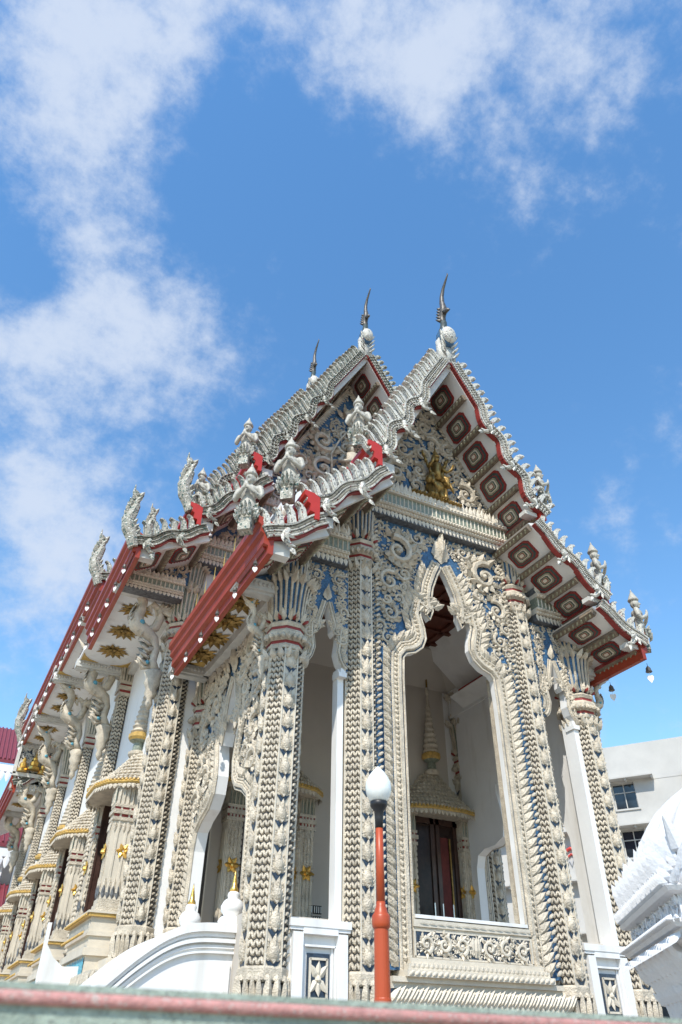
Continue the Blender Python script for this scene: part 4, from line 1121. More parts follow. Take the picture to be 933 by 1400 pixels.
# carved seated figure in a niche on the hall pediment
g = G(); yy = 4.36
g.ball((0, yy, 13.6), .32, 10, 6, 0, (1.3, .6, .6)); g.tube([(0, yy, 13.6), (0, yy - .05, 14.0), (0, yy - .05, 14.3), (0, yy - .05, 14.42)], [.26, .2, .26, .1], 9)
g.ball((0, yy - .06, 14.56), .15, 9, 6); g.lathe([(.17, 0), (.18, .06), (.12, .12), (.12, .2), (.05, .3), (.005, .6)], (0, yy - .05, 14.66), 9)
for s_ in (-1, 1): g.tube([(s_ * .25, yy, 14.26), (s_ * .42, yy - .08, 13.95), (s_ * .1, yy - .25, 13.95)], [.09, .075, .06], 7)
g.tube([(-.62, yy + .02, 13.2), (-.68, yy, 14.2), (-.4, yy, 14.9), (0, yy, 15.6), (.4, yy, 14.9), (.68, yy, 14.2), (.62, yy + .02, 13.2)], .035, 6)
obj("niche_figure", g, CREAM, ht, smooth=True)
# infill between cornices and lower roof tiers
for sx in (-1, 1):
    for pts, yy_ in (([(2.05, 7.8), (3.35, 7.8), (2.05, 9.0)], .2), ([(3.3, 6.3), (4.2, 6.3), (3.3, 6.85)], .2), ([(3.2, 9.2), (4.7, 9.2), (3.2, 11.4)], 4.75), ([(4.4, 8.3), (5.9, 8.3), (4.4, 9.3)], 4.75)):
        g = G(); g.prism([(sx * x, z) for x, z in pts][::sx], (.02 - (.1 if yy_ < 1 else 0), yy_, 0), X, Z, -Y, -.2, 0, 0); obj("gable_infill", g, BLUE, temple)

g = G()
for sx in (-1, 1):
    arabesque(g, [(sx * 2.1, 7.85), (sx * 3.2, 7.85), (sx * 2.1, 8.85)], A3(.02, .195, 0), X, Z, -Y, (.2, .14, .1, .07, .05), 0, 61)
    arabesque(g, [(sx * 3.25, 9.3), (sx * 4.5, 9.3), (sx * 3.25, 11.2)], A3(.02, 4.745, 0), X, Z, -Y, (.25, .18, .12, .08), 0, 62)
    arabesque(g, [(sx * 4.45, 8.75), (sx * 5.6, 8.6), (sx * 4.45, 9.25)], A3(.02, 4.745, 0), X, Z, -Y, (.2, .14, .1, .06), 0, 63)
obj("infill_scrollwork", g, CREAM, temple, stuff=True)
cornice("cornice", (-4.9, 4.62, 0), (-3.0, 4.62, 0), -Y, 9.2, 9.95, .22)
cornice("cornice", (-6.0, 4.66, 0), (-4.5, 4.66, 0), -Y, 8.05, 8.55, .2)
cornice("cornice", (-3.5, 4.35, 0), (3.5, 4.35, 0), -Y, 10.9, 11.6, .2)

# ---- flat painted soffits of the long side, with gilt suns
def sun_mesh():
    g = G()
    for k in range(14):
        a = 2 * PI * k / 14; d = A3(math.cos(a), math.sin(a), 0)
        g.put(LEAF, d * .06, np.cross(d, Z), d, Z, .13, .30 if k % 2 else .36, .12)
    for k in range(9):
        a = 2 * PI * k / 9; d = A3(math.cos(a), math.sin(a), 0)
        g.put(LEAF, d * .03 + Z * .03, np.cross(d, Z), d, Z, .12, .2, .16)
    g.put(BEAD, (0, 0, .05), X, Y, Z, .15, .15, .16)
    return mesh("gilt_sun", g, [OLDGOLD])
SUNM = sun_mesh()
def soffit(x0, x1, y0, y1, z, suns, zr=0.0):
    root = link("painted_soffit", None, temple); g = G()
    xm, ym = (x0 + x1) / 2, (y0 + y1) / 2
    g.box((xm, ym, z + .05), (abs(x1 - x0), y1 - y0, .1), 0)
    obj("soffit_board", g, WHITE, root)
    g = G()
    for y in (y0, y1): g.box((xm, y, z - .09), (abs(x1 - x0) + .1, .34, .22), 0); row(g, BEAD, (x0, y - .175, z - .08), (x1, y - .175, z - .08), Z, -Y, .09, .09, .12, .05); g.box((xm, y, z - .22), (abs(x1 - x0), .22, .06), 0)
    xi = max(x0, x1) if x0 < 0 else min(x0, x1)
    g.box((xi, ym, z - .1), (.2, y1 - y0 - .1, .2), 0)
    obj("soffit_beam", g, BEAMG, root)
    g = G()
    for sy, yy in ((1, y0 + .2), (-1, y1 - .2)):
        for sx, xx in ((1, min(x0, x1) + .04), (-1, max(x0, x1) - .14)):
            g = G(); g.prism([(0, 0), (sx * .5, 0), (sx * .22, sy * .12), (sx * .08, sy * .3), (0, sy * .5)][::sx * sy], (xx, yy, z - .002), X, Y, -Z, 0, .012, 0)
            obj("corner_ornament", g, OCHRE, root)
    for k in range(suns):
        yy = y0 + (y1 - y0) * (k + .9) / (suns + .8)
        s_ = link("gilt_sun", SUNM, root); frame(s_, (xm - .02, yy, z - .005), (1, 0, 0), (0, -1, 0), (0, 0, -1), 1.15, 1.15, 1)
soffit(-4.50, -3.70, .3, 4.45, 6.30, 4)
soffit(3.75, 4.40, .3, 4.45, 6.30, 4)
soffit(-6.02, -4.5, 5.0, 9.95, 8.34, 3)
soffit(-6.2, -4.5, 10.1, 14.9, 9.85, 3)
soffit(-6.25, -4.5, 14.95, 19.85, 10.15, 3)
soffit(-6.3, -4.5, 19.9, 24.7, 10.5, 3)
soffit(-6.15, -4.5, 24.95, 29.7, 8.75, 2)
# carved step panel where the rear roof drops
sp = link("step_panel", None, temple); g = G()
g.box((-5.45, 24.75, 9.9), (1.5, .2, 1.7), 0); obj("panel_board", g, DKBLUE, sp)
g = G()
for a, b, c, d in ((-5.45, 10.7, 1.6, .12), (-5.45, 9.1, 1.6, .16), (-6.2, 9.9, .14, 1.6), (-4.72, 9.9, .1, 1.6)): g.box((a, 24.62, b), (c, .2, d), 0)
arabesque(g, [(-6.1, 9.25), (-4.8, 9.25), (-4.8, 10.6), (-6.1, 10.6)], A3(0, 24.64, 0), X, Z, -Y, (.3, .2, .13, .09), 0, 9)
obj("panel_carving", g, BEAMG, sp)
g = G()
for dx, dz, s_ in ((-.45, 0, .8), (0, .12, 1.1), (.42, 0, .8)):
    g.lathe([(.26 * s_, 0), (.24 * s_, .12), (.15 * s_, .2), (.17 * s_, .34), (.09 * s_, .42), (.1 * s_, .52), (.04 * s_, .6), (.005, .85 * s_)], (-5.45 + dx, 24.5, 9.2 + dz), 10)
obj("panel_gilding", g, GOLD, sp)

# ---- chofa finials on the ridges
def chofa(loc, s=1.0):
    root = link("ridge_finial", None, temple, loc)
    root.scale = (s, s, s)
    g = G()
    g.ball((0, -.02, .06), .3, 14, 9, 0, (.78, .8, 1.15)); g.ball((0, -.16, .06), .24, 14, 9, 1, (.86, .6, 1.2))
    g.box((0, .04, -.5), (.46, .16, .95), 1)
    for sx in (-1, 1):
        for k in range(4): g.put(LEAF, (sx * .1, -.1, -.75 + .2 * k), A3(.8, 0, sx * .5), A3(sx * .5, -.1, .8), -Y, .2, .34, .2, m=1)
    g.tube([(0, .05, .2), (0, .02, .5), (0, -.02, .72)], [.2, .1, .085], 9, 2)
    obj("finial_base", g, [BLUE, MOSA, SLATE], root, smooth=True)
    g = G()
    g.tube([(0, -.02, .66), (0, .03, .82), (0, .02, .98), (0, -.06, 1.12), (0, -.07, 1.3), (0, -.04, 1.52), (0, -.06, 1.75), (0, -.16, 1.98), (0, -.32, 2.18), (0, -.42, 2.3), (0, -.40, 2.38)], [.07, .085, .1, .105, .085, .07, .058, .045, .03, .02, .01], 8, 0)
    g.tube([(0, -.1, 1.05), (0, -.24, 1.0), (0, -.33, .9)], [.08, .06, .015], 6)
    for k in range(5):
        for s_ in (-1, 1):
            d = A3(s_ * .5, .55, .55); d /= np.linalg.norm(d)
            g.put(LEAF, (s_ * .05, -.02, .74 + k * .12), np.cross(d, A3(s_, 0, 0)), d, A3(s_, 0, 0), .12, .2 - .02 * k, .06)
    obj("finial_horn", g, BRONZE, root, smooth=True)
chofa((-.17, -1.22, 13.86), 1.0); chofa((0, 3.28, 18.86)); chofa((0, 7.68, 20.8))
# serpent flames at the eave ends
def naga_mesh():
    g = G()   # x = outward, z up
    P = [(0, 0, -.25), (.10, 0, .0), (.24, 0, .2), (.30, 0, .42), (.22, 0, .64), (.16, 0, .84), (.20, 0, 1.02), (.30, 0, 1.2), (.30, 0, 1.42)]
    g.tube(P, [.14, .17, .19, .18, .15, .12, .085, .05, .01], 8)
    for i in range(9):
        f = i / 8; z = -.05 + f * 1.1; x = .12 + .16 * math.sin(f * 3)
        for s_ in (-1, 1):
            for yo in (-1, 1):
                d = A3(s_ * .62, 0, .8); d /= np.linalg.norm(d)
                g.put(LEAF, (x, yo * .05, z), np.cross(d, A3(0, yo, 0)), d, A3(0, yo, 0), .17, .34 * (1 - .4 * f), .22)
    return mesh("serpent_flame", g, [AGED])
NAGA = naga_mesh()
def naga(loc, sx, s=1.0): link("serpent_flame", NAGA, temple, loc, (0, 0, 0 if sx > 0 else PI), (s * .82, s * .85, s * 1.04))
naga((-6.08, 3.25, 8.55), -1, 1.0); naga((-4.95, 3.3, 10.0), -1, 1.05); naga((-6.2, 7.7, 9.95), -1, 1.05); naga((-4.95, 7.8, 11.6), -1, .95); naga((-6.25, 24.8, 10.95), -1, 1.3)
naga((6.08, 3.25, 8.55), 1, 1.0); naga((6.2, 7.7, 9.95), 1, 1.05)

# ================================================================== praying roof figures (statues standing on the tier ends)
def deva_mesh():
    g = G()
    # faces local -y; half figure rising from a lotus collar
    g.lathe([(.20, -.1), (.24, 0), (.21, .12), (.185, .26), (.17, .36), (.20, .48), (.235, .60), (.22, .68), (.12, .74), (.075, .78), (.07, .86)], (0, 0, 0), 14, 0, sx=1, sy=.72)
    for sx in (-1, 1):
        g.tube([(sx * .20, 0, .66), (sx * .285, -.01, .60), (sx * .33, -.03, .44), (sx * .31, -.08, .32), (sx * .18, -.2, .42), (sx * .05, -.27, .54)], [.07, .085, .075, .07, .058, .048], 9)
        g.tube([(sx * .05, -.26, .52), (sx * .02, -.285, .62), (sx * .012, -.29, .73)], [.048, .042, .02], 7)
        g.tube([(sx * .02, -.26, .56), (sx * .055, -.25, .62)], [.025, .015], 6)
        g.ball((sx * .25, 0, .66), .10, 8, 5, 0, (1, .9, .8))
        g.ball((sx * .125, -.0, .95), .04, 6, 5, 0, (.5, .9, 1.8))
    g.ball((0, -.01, .97), .135, 12, 9, 0, (.92, .98, 1.18))
    g.tube([(0, -.13, 1.0), (0, -.165, .95), (0, -.135, .925)], [.022, .032, .02], 6)
    g.ball((0, -.13, .885), .035, 7, 5, 0, (1.3, .6, .4))
    g.ball((0, -.115, .85), .045, 7, 5, 0, (1.0, .7, .7))
    for sx in (-1, 1): g.ball((sx * .052, -.118, 1.0), .028, 7, 5, 0, (1.3, .6, .6))
    g.lathe([(.150, 0), (.165, .03), (.165, .06), (.13, .09), (.135, .12), (.10, .16), (.105, .19), (.07, .23), (.07, .26), (.035, .31), (.03, .36), (.004, .44)], (0, .0, 1.07), 12)
    me = mesh("deva_tmp", g, [MOSA]); o = link("deva_tmp", me)
    md = o.modifiers.new("r", 'REMESH'); md.mode = 'VOXEL'; md.voxel_size = .017; md.use_smooth_shade = True
    dg = bpy.context.evaluated_depsgraph_get(); ev = o.evaluated_get(dg)
    m2 = bpy.data.meshes.new_from_object(ev); m2.name = "statue_body"
    bpy.data.objects.remove(o); m2.materials.clear(); m2.materials.append(STAT)
    return m2
STAT = mat("aged_white_statue", (0.42, 0.395, 0.335), 0.55, var=0.16, vscale=5, bump=0.25, bscale=30, dirt=(4, 0.56, (0.34, 0.31, 0.26)), speck=[(40, .95, (.2, .2, .2))])
DEVA = deva_mesh()
gsk = G()
for k in range(3): leafring(gsk, [(.15, -.13), (.15, .13), (-.15, .13), (-.15, -.13)], 1.0 + .1 * (2 - k), -.28 + .13 * k, .11, .22, .25, 0, LEAF, .08)
gsk.box((0, 0, -.30), (.3, .26, .60), 0)
for sx in (-1, 1):
    for k in range(3): gsk.put(LEAF, (sx * .22, .02, .5 + .07 * k), A3(0, 0, 1), A3(sx * .7, .1, .7), -Y, .1, .22 - .03 * k, .1)
SKIRT = mesh("lotus_collar", gsk, [AGED])
def deva(x, y, z, face, label, s=1.0):
    s *= .74; z -= .12
    o = link("roof_statue", None, None, (TX + x, y, z), (0, 0, face), (s, s, s))
    tag(o, label, "statue", "praying figures on the roof corners")
    link("statue_body", DEVA, o); link("lotus_collar", SKIRT, o)["kind"] = "stuff"
    return o
FL = R(-38)     # figures on the left look out to the left
deva(-2.62, -1.06, 9.86, FL, "white praying figure in front of the rear pediment, topmost on the front gable's left slope")
deva(-4.12, -1.06, 7.92, FL, "pale praying figure with pointed crown standing above the middle red block of the porch roof", 1.05)
deva(-4.88, -1.12, 6.92, FL, "praying figure at the top end of the long lit red eave beam", 1.0)
deva(-3.72, 3.35, 12.35, FL, "lone dark crowned praying figure against the sky on the rear gable's slope", 1.15)
deva(-4.75, 3.45, 10.35, FL, "praying figure beside a flame shaped serpent on the rear roof's lower tier", 1.0)
deva(2.28, -1.06, 9.86, R(42), "uppermost praying figure on the right slope with a thin rod on its head", .95)
deva(3.52, -1.06, 7.90, R(42), "praying figure halfway down the right edge of the porch roof", 1.0)
deva(4.38, -1.12, 6.82, R(42), "lowest praying figure at the far right tip of the eave", 1.0)

ORD = "first second third fourth fifth sixth seventh eighth ninth tenth eleventh twelfth thirteenth fourteenth fifteenth".split()
# ================================================================== eave bells
gb = G(); gb.lathe([(.004, 0), (.02, -.02), (.045, -.05), (.05, -.09), (.065, -.13), (.06, -.135)], (0, 0, -.05), 8); gb.tube([(0, 0, .0), (0, 0, -.06)], .006, 4)
BELL = mesh("bell_cup", gb, [BRONZE])
gb = G(); gb.prism([(0, -.14), (.055, -.06), (.062, -.01), (.04, .02), (0, 0), (-.04, .02), (-.062, -.01), (-.055, -.06)], (0, 0, -.27), A3(.8, -.6, 0), Z, A3(-.6, -.8, 0), -.006, .006, 0)
gb.tube([(0, 0, -.16), (0, 0, -.27)], .005, 4)
HEART = mesh("heart_leaf", gb, [WHITE])
def bell(x, y, z, label, group, s=1.0):
    o = link("eave_bell", None, None, (TX + x, y, z), (0, 0, random.uniform(-.4, .4)), (s, s, s)); tag(o, label, "bell", group)
    link("bell_cup", BELL, o); link("heart_leaf", HEART, o)
for k in range(6): bell(-4.60, -1.0 + k * .98, 5.97, ORD[k] + " bell from the front end of the porch's lit red eave beam", "bells under the porch eave", .70)
for k in range(6): bell(-6.14, 3.5 + k * .85, 8.02, ORD[k] + " bell from the upper end of the nearer long dark red eave board", "bells under the hall eave front", .75)
for k in range(15): bell(-6.3, 8.2 + k * 1.12, 9.43 + .052 * 1.12 * k, ORD[k] + " tiny white hearted bell counted down the hall's farthest receding red eave", "bells under the hall eave", .9)
for k, (x, y) in enumerate(((4.31, -1.1), (4.31, .0))): bell(x, y, 5.97, ("bell hanging under the right hand eave, nearest its outer tip", "bell hanging under the right hand eave, next to the fluted capital")[k], "bells under the right eave", 1.1)
# gilded spires in a row on the porch roof
gb = G(); gb.lathe([(.13, 0), (.15, .03), (.10, .07), (.05, .10), (.035, .2), (.05, .25), (.03, .3), (.02, .5), (.028, .55), (.012, .6), (.004, 1.0)], (0, 0, 0), 9)
SPM = mesh("gilt_spire", gb, [GOLD])
for k in range(7):
    o = link("gilt_spire", SPM, None, (TX - 4.44, -.35 + k * .62, 6.62)); tag(o, ORD[k] + " thin gilded spire from the top of the row behind the lit red eave beam", "finial", "gilded spires along the porch roof")

# ================================================================== stair balustrade
def balustrade(name, y, label, fx):
    root = tag(empty(name, (TX, y, 0)), label, "balustrade", "white balustrades of the side stair"); g = G()
    top = [(-3.75, .62), (-4.35, .60), (-4.75, .48), (-5.15, .22), (-5.55, -.12), (-6.0, -.48), (-6.6, -.85), (-7.2, -1.05)]
    poly = [(-3.7, -2.6)] + [(x, z) for x, z in top] + [(-7.2, -2.6)]
    g.prism(poly, (0, 0, 0), X, Z, -Y, -.16, .16, 0)
    obj("balustrade_wall", g, WHITE, root)
    g = G()
    tp_ = []
    P_ = [A3(x, 0, z) for x, z in top]
    for i in range(len(P_) - 1):          # smooth the sweep
        p0, p1, p2, p3 = P_[max(i - 1, 0)], P_[i], P_[i + 1], P_[min(i + 2, len(P_) - 1)]
        for q in range(5):
            t = q / 5; tp_.append(.5 * (2 * p1 + (p2 - p0) * t + (2 * p0 - 5 * p1 + 4 * p2 - p3) * t * t + (3 * p1 - p0 - 3 * p2 + p3) * t ** 3))
    tp_.append(P_[-1])
    for off, w, d in ((.05, .11, .25), (-.035, .06, .20), (-.115, .05, .23), (-.19, .04, .195), (-.26, .03, .21)):
        rings = []
        for p in tp_:
            c = p + Z * off; rings.append([c + Y * -d - Z * w / 2, c + Y * d - Z * w / 2, c + Y * d + Z * w / 2, c + Y * -d + Z * w / 2])
        g.loft(rings, 0)
    g.box((-3.85, 0, -.22), (.08, .40, .9), 0)
    obj("balustrade_coping", g, WHITE, root)
    g = G(); g.lathe([(.24, 0), (.25, .04), (.19, .07), (.21, .13), (.17, .18), (.12, .20), (.175, .26), (.18, .33), (.14, .40), (.08, .44), (.095, .48), (.08, .52), (.05, .54)], (fx, 0, .66), 16)
    f = obj("stupa_finial", g, WHITE, root, smooth=True)
    g = G(); g.lathe([(.065, 0), (.07, .03), (.045, .07), (.035, .15), (.015, .24), (.004, .32)], (fx, 0, 1.19), 10); obj("gilt_tip", g, GOLD, f, smooth=True)
    g = G(); g.box((-7.3, 0, -1.5), (.34, .4, 2.0), 0); g.lathe([(.2, 0), (.22, .06), (.12, .12), (.16, .25), (.05, .4), (.01, .6)], (-7.3, 0, -.5), 10)
    obj("newel_post", g, WHITE, root)
balustrade("stair_balustrade", .95, "nearer white stair balustrade with swept top, beside the cream corner column", -3.78)
balustrade("stair_balustrade", 2.4, "farther white stair balustrade with stupa finial, behind the swept wall", -4.0)
st = tag(empty("stair", (TX, 1.7, 0)), "white stair rising to the porch's side arch between the balustrades", "stairs")
for k in range(10):
    g = G(); g.box((-3.85 - k * .32, 0, -1.0 - k * .17 + .75 - .75), (.34, 1.2, 3.2), 0)
    obj("step", g, WHITE, st)

# ================================================================== lamp post
lamp = tag(empty("lamp_post", (-3.48, -3.0, -2.6)), "orange red lamp post with white bud globe before the great arch", "lamp post"); lamp.scale = (.84, .84, 1)
g = G(); g.lathe([(.15, 0), (.15, .1), (.11, .16), (.108, 1.5), (.108, 2.24), (.103, 2.25), (.096, 2.86), (.096, 2.9)], k=20); obj("post_base", g, ORANGE, lamp, smooth=False)
g = G(); g.lathe([(.107, 2.20), (.112, 2.205), (.112, 2.23), (.107, 2.235)], k=20); obj("weld_ring", g, ORANGE, lamp)
g = G(); g.box((-.04, -.094, 1.1), (.09, .03, .32), 0); obj("hatch", g, ORANGE, lamp)
g = G(); g.lathe([(.098, 2.88), (.116, 2.90), (.122, 2.93), (.122, 3.0), (.11, 3.02), (.09, 3.04), (.08, 3.08), (.064, 3.11), (.06, 3.15)], k=20); obj("collar", g, ORANGE, lamp, smooth=True)
g = G(); g.lathe([(.060, 3.12), (.052, 4.0)], k=16); obj("pole", g, ORANGE, lamp, smooth=True)
g = G(); g.lathe([(.056, 3.93), (.062, 4.04), (.07, 4.12), (.115, 4.17), (.125, 4.19), (.125, 4.23), (.09, 4.24)], k=18); obj("globe_cup", g, BLACK, lamp, smooth=True)
g = G(); g.lathe([(.085, 4.22), (.135, 4.25), (.175, 4.31), (.193, 4.38), (.186, 4.45), (.15, 4.52), (.10, 4.58), (.045, 4.625), (.005, 4.66)], k=24)
gl = obj("globe", g, GLOBE, lamp, smooth=True)

# ================================================================== foreground wall
fwall = tag(empty("boundary_wall", (-7.5, -8.9, -2.6)), "pale green rendered boundary wall with pink coping roll in the foreground", "wall")
g = G(); g.box((0, .12, .94), (16, .24, 1.78), 0); g.box((0, .125, 1.840), (16, .262, .014), 0); obj("wall_face", g, RAILG, fwall)
g = G(); g.tube([(-8, -.003, 1.818), (8, -.003, 1.818)], .0145, 14, 0); obj("coping_roll", g, RAILP, fwall, smooth=True)
fwall.rotation_euler = (0, R(.55), R(-2))

# ================================================================== white shrine, right foreground
SHW = mat("bright_white_stucco", (0.63, 0.63, 0.64), 0.6, var=0.05, vscale=4, bump=0.4, bscale=22, dirt=(3, 0.62, (0.58, 0.58, 0.6)))
shr = tag(empty("shrine", (.50, -4.9, -2.6), None, (0, 0, R(-35))), "bright white carved shrine with fluted lotus bowl and flame crests at right edge", "shrine"); shr.scale = (1.4, 1.4, 1.12)
SQ = lambda s, z: [(-s, -s, z), (s, -s, z), (s, s, z), (-s, s, z)]
g = G(); g.loft([SQ(1.0, 0), SQ(1.0, .9), SQ(.86, .95), SQ(.9, 1.4), SQ(.82, 1.5), SQ(.74, 1.8)], 0); obj("plinth", g, SHW, shr)
g = G(); g.loft([SQ(.70, 1.8), SQ(.74, 2.0), SQ(.84, 2.25), SQ(.96, 2.42), SQ(.96, 2.5)], 0)
SQP = [(1, -1), (1, 1), (-1, 1), (-1, -1)]
for p, t, nn, w in perim(SQP, .73, .15):
    g.tube([(p[0] + nn[0] * d, p[1] + nn[1] * d, z) for d, z in ((.02, 1.85), (.05, 2.05), (.15, 2.27), (.26, 2.43))], [.055, .06, .07, .06], 7)
leafring(g, SQP, .97, 2.47, .09, .14, .3, 0, LEAF, .06, down=True)
for z_, s_ in ((2.0, .76), (2.2, .84)): leafring(g, SQP, s_, z_, .15, .2, .5, 0, LEAF, .07)
obj("lotus_bowl", g, SHW, shr, smooth=False)
g = G(); g.loft([SQ(1.0, 2.5), SQ(1.02, 2.53), SQ(1.02, 2.56), SQ(.93, 2.58), SQ(.93, 2.76), SQ(1.0, 2.78), SQ(1.02, 2.82), SQ(.95, 2.85)], 0)
for ax_, nn in ((A3(1, 0, 0), A3(0, -1, 0)), (A3(0, -1, 0), A3(-1, 0, 0))):
    arabesque(g, [(-.9, 2.59), (.9, 2.59), (.9, 2.75), (-.9, 2.75)], nn * .93, ax_, Z, nn, (.08, .06, .045, .035), 0, 3, [], 200, .24, .6)
obj("carved_band", g, SHW, shr)
g = G()
for k in range(4): leafring(g, SQP, .98 - .05 * k, 2.80 + .06 * k, .065, .15, .15, 0, LEAF, .06)
leafring(g, SQP, 1.02, 2.56, .05, .06, 0, 0, BEAD, .03)
leafring(g, SQP, .90, 2.84, .2, .40, .1, 0, LEAF, .12)
leafring(g, SQP, .84, 2.90, .27, .52, -.05, 0, LEAF, .12)
g.loft([SQ(.8, 2.85), SQ(.72, 3.1), SQ(.5, 3.2)], 0)
obj("leaf_crest", g, SHW, shr)
g = G()
for j in range(4):
    a = j * PI / 2 + PI / 4; d = A3(math.cos(a), math.sin(a), 0); b = d * .98 + Z * 2.95; s_ = A3(-d[1], d[0], 0)
    g = G(); g.tube([b + d * .1 - Z * .15, b + d * .12, b + d * .02 + Z * .10, b + d * .05 + Z * .19, b + d * .16 + Z * .26, b + d * .20 + Z * .36, b + d * .27 + Z * .50], [.10, .13, .12, .1, .08, .05, .01], 8)
    for k in range(6):
        for e in (-1, 1):
            dd = d * (.35 - .1 * k) + Z * .85 + s_ * e * .2; dd /= np.linalg.norm(dd)
            g.put(LEAF, b + s_ * e * .05 + Z * (-.02 + .05 * k) + d * .03, np.cross(dd, s_ * e), dd, s_ * e, .13, .28, .14)
    obj("corner_serpent", g, SHW, shr)
g = G(); g.loft([[(x * s_, y * s_, z) for x, y in [(math.cos(2 * PI * i / 40), math.sin(2 * PI * i / 40)) for i in range(40)]] for s_, z in ((.90, 3.0), (.90, 3.2), (.82, 3.42), (.66, 3.7), (.42, 3.95), (.2, 4.2), (.08, 4.4), (.02, 4.6))], 0)
for i in range(30):
    a = 2 * PI * i / 30
    g.tube([(math.cos(a) * r, math.sin(a) * r, z) for r, z in ((.91, 3.0), (.935, 3.1), (.925, 3.22), (.89, 3.34), (.845, 3.44), (.77, 3.57), (.68, 3.71), (.56, 3.84), (.43, 3.96), (.2, 4.2))], [.04, .055, .06, .06, .055, .055, .05, .045, .035, .02], 7)
obj("ribbed_body", g, SHW, shr, smooth=True)
g = G()
for ax_, nn in ((A3(1, 0, 0), A3(0, -1, 0)), (A3(0, -1, 0), A3(-1, 0, 0)), (A3(-1, 0, 0), A3(0, 1, 0)), (A3(0, 1, 0), A3(1, 0, 0))):
    g.prism([(-.42, 0), (.42, 0), (.44, .12), (.3, .22), (.2, .27), (.12, .34), (0, .48), (-.12, .34), (-.2, .27), (-.3, .22), (-.44, .12)], nn * .80 + Z * 2.85, ax_, Z, nn, -.08, .06, 0)
    spiral(g, nn * .87 + Z * 3.08, ax_, Z, nn, 0, 0, .16, 1, 1)
    for e in (-1, 1): spiral(g, nn * .87 + Z * 3.0, ax_, Z, nn, e * .25, 0, .13, 1, e)
    for k in range(8):
        f = -1 + 2 * k / 7; dv = ax_ * f * .5 + Z
        g.put(LEAF, nn * .86 + ax_ * f * .4 + Z * (3.0 + .32 * (1 - abs(f))), np.cross(dv, nn), dv / np.linalg.norm(dv), nn, .11, .2, .11)
obj("pediment_leaf", g, SHW, shr)

# ================================================================== modern block, right background
UX, UY = .573, -.819
bl = tag(empty("office_block", (28.08, 23.64, -2.6), None, (0, 0, math.atan2(UY, UX))), "plain grey white concrete block with shaded square windows behind the temple", "building")
BX = lambda a, b: (a + b) / 2
def blk(name, x0, x1, y0, y1, z0, z1, m, par=bl):
    g = G(); g.box(((x0 + x1) / 2, (y0 + y1) / 2, (z0 + z1) / 2), (abs(x1 - x0), abs(y1 - y0), z1 - z0), 0); return obj(name, g, m, par)


# local: x along the wall (towards the viewer's right), y = into the building, z up; roof at 18.16
for k in range(6):
    z1 = 15.85 - 2.75 * k      # window head of this storey
    blk("wall_band", -14, 16, 0, 12, z1, z1 + 1.2 if k else 18.16, CONC)
    lo = z1 - 1.35
    if k == 5: break
    for x0, x1 in ((-14, -9.3), (-8.0, -4.7), (-3.35, .40), (1.78, 4.9), (6.25, 9.4), (10.75, 16)):
        blk("wall_pier", x0, x1, .02, 12, z1 - 1.55, z1, CONC)
    for x0 in (-9.3, -4.7, .40, 4.9, 9.4):
        w = empty("window", ((x0 + .69), .0, z1 - 1.55), bl)
        g = G(); g.box((0, .30, .78), (1.38, .03, 1.55), 0); obj("pane", g, PANE, w)
        g = G()
        for a, c in ((0, .05), (-.66, .06), (.66, .06)): g.box((a, .26, .78), (c, .07, 1.55), 0)
        for z in (.03, 1.0, 1.52): g.box((0, .255, z), (1.38, .07, .05), 0)
        obj("frame", g, CONC, w)
        g = G(); g.box((.55, -.32, 1.72), (2.75, .66, .10), 0); g.box((.3, -.28, 1.63), (.12, .5, .16), 0); g.box((1.86, -.28, 1.63), (.12, .5, .16), 0)
        obj("sunshade", g, CONC, w); g = G(); g.box((0, -.03, -.06), (1.6, .1, .1), 0); obj("sill", g, CONC, w)
# red arch sign and grey letters on the block's wall
sg = tag(empty("wall_sign", (28.08 - 2.75 * UX - .06 * .819, 23.64 - 2.75 * UY - .06 * .573, 9.2), None, (0, 0, math.atan2(UY, UX))), "small red roof shaped logo with grey letters WI on the pale block's wall", "sign")
g = G(); g.tube([(-.5, 0, .15), (-.2, 0, .5), (0, 0, .58), (.2, 0, .5), (.5, 0, .15)], [.07, .09, .1, .09, .07], 6, 0); g.tube([(-.2, 0, .12), (0, 0, .26), (.2, 0, .12)], .06, 6, 0); obj("logo", g, SIGNRED, sg)
tcv = bpy.data.curves.new("letters", 'FONT'); tcv.body = "WI"; tcv.size = .55; tcv.extrude = .02; tcv.align_x = 'CENTER'
to = bpy.data.objects.new("letters_curve", tcv); COL.objects.link(to)
lm_ = bpy.data.meshes.new_from_object(to.evaluated_get(bpy.context.evaluated_depsgraph_get())); bpy.data.objects.remove(to)
lm_.materials.clear(); lm_.materials.append(SIGNGREY)
link("letters", lm_, sg, (.15, -.02, -.42), (PI / 2, 0, 0))

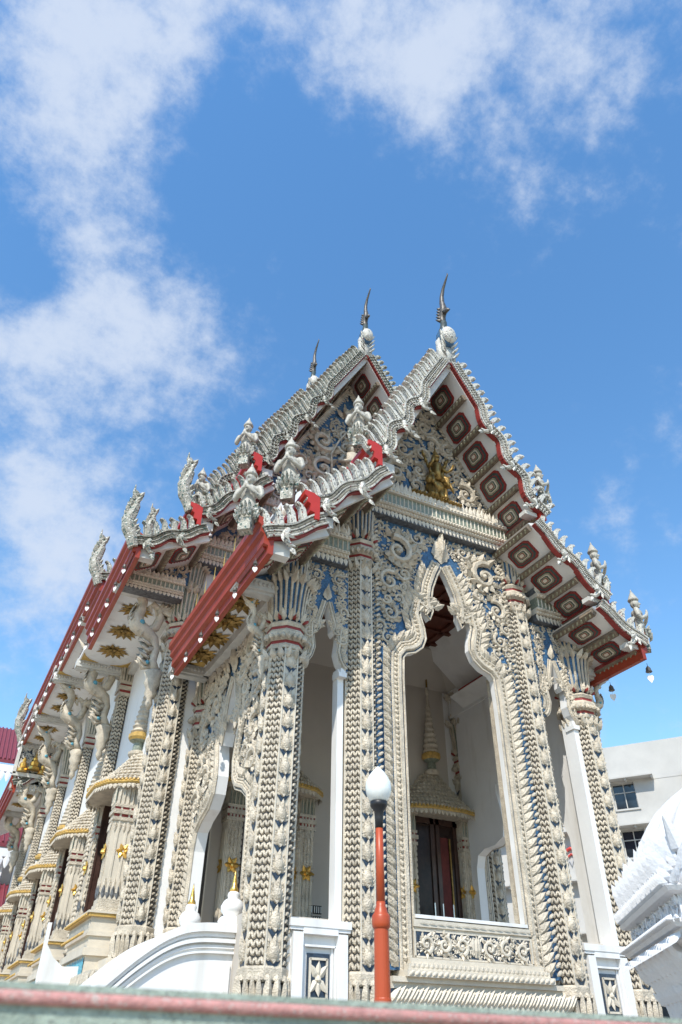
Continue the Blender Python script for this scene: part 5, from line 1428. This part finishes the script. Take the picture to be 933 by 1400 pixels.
# ================================================================== neighbouring hall, left background
nb = tag(empty("neighbour_hall", (-12, 46, -2.6)), "dark red tiled building with white eaves far behind the hall's left end", "building")
def roofp(name, x0, x1, y0, z0, y1, z1, par):
    g = G(); g.add([(x0, y0, z0), (x1, y0, z0), (x1, y1, z1), (x0, y1, z1), (x0, y0, z0 - .25), (x1, y0, z0 - .25), (x1, y1, z1 - .25), (x0, y1, z1 - .25)], [(0, 1, 2, 3), (7, 6, 5, 4), (0, 4, 5, 1), (1, 5, 6, 2), (2, 6, 7, 3), (3, 7, 4, 0)], 0)
    n = int((x1 - x0) / .28)
    for i in range(n): g.tube([(x0 + (i + .5) * .28, y0 - .03, z0 + .03), (x0 + (i + .5) * .28, y1, z1 + .03)], .075, 5, 0)
    obj(name, g, TILE, par)
g = G(); g.box((0, 6, 7.5), (20, 8, 15), 0); obj("wall", g, WHITE, nb)
roofp("roof", -11, 11, -1.0, 18.3, 5, 22.4, nb)
g = G(); g.box((0, -.8, 17.75), (22, .3, .5), 0); row(g, LEAF, (-11, -1, 17.6), (11, -1, 17.6), -Z, -Y, .4, .4, .8, .1); obj("eave_board", g, WHITE, nb)
roofp("lower_roof", -11.5, 11.5, -3.2, 12.6, 2, 15.4, nb)
g = G(); g.box((0, -3.0, 12.05), (23, .3, .5), 0); row(g, LEAF, (-11, -3.2, 11.9), (11, -3.2, 11.9), -Z, -Y, .4, .4, .8, .1); obj("eave_board", g, WHITE, nb)
g = G()
for k in range(9): g.box((-9.5 + k * 2.4, -2.4, 5.9), (.5, .5, 12), 0)
obj("post", g, WHITE, nb)
g = G(); g.box((0, 1.8, 5.5), (19.6, .4, 11), 0); obj("recess_wall", g, DOOR, nb)
roofp("porch_roof", -6, 11, -6.0, 8.2, -3.2, 10.2, nb)

# low white terrace wall with a dished top beyond the stair
tw = tag(empty("terrace_wall", (TX + .16, 6.0, -2.72)), "low white terrace wall with dished top and slim post, left of the stair", "wall")
g = G(); g.prism([(-5.88, 0), (-4.3, 0), (-4.3, 3.75), (-4.8, 3.54), (-4.95, 3.38), (-5.2, 3.24), (-5.5, 3.22), (-5.7, 3.36), (-5.88, 3.6)], (0, 0, 0), X, Z, -Y, -.1, .1, 0); obj("dished_wall", g, WHITE, tw)
g = G(); g.box((-5.88, 0, 1.97), (.07, .07, 3.94), 0); obj("slim_post", g, WHITE, tw)
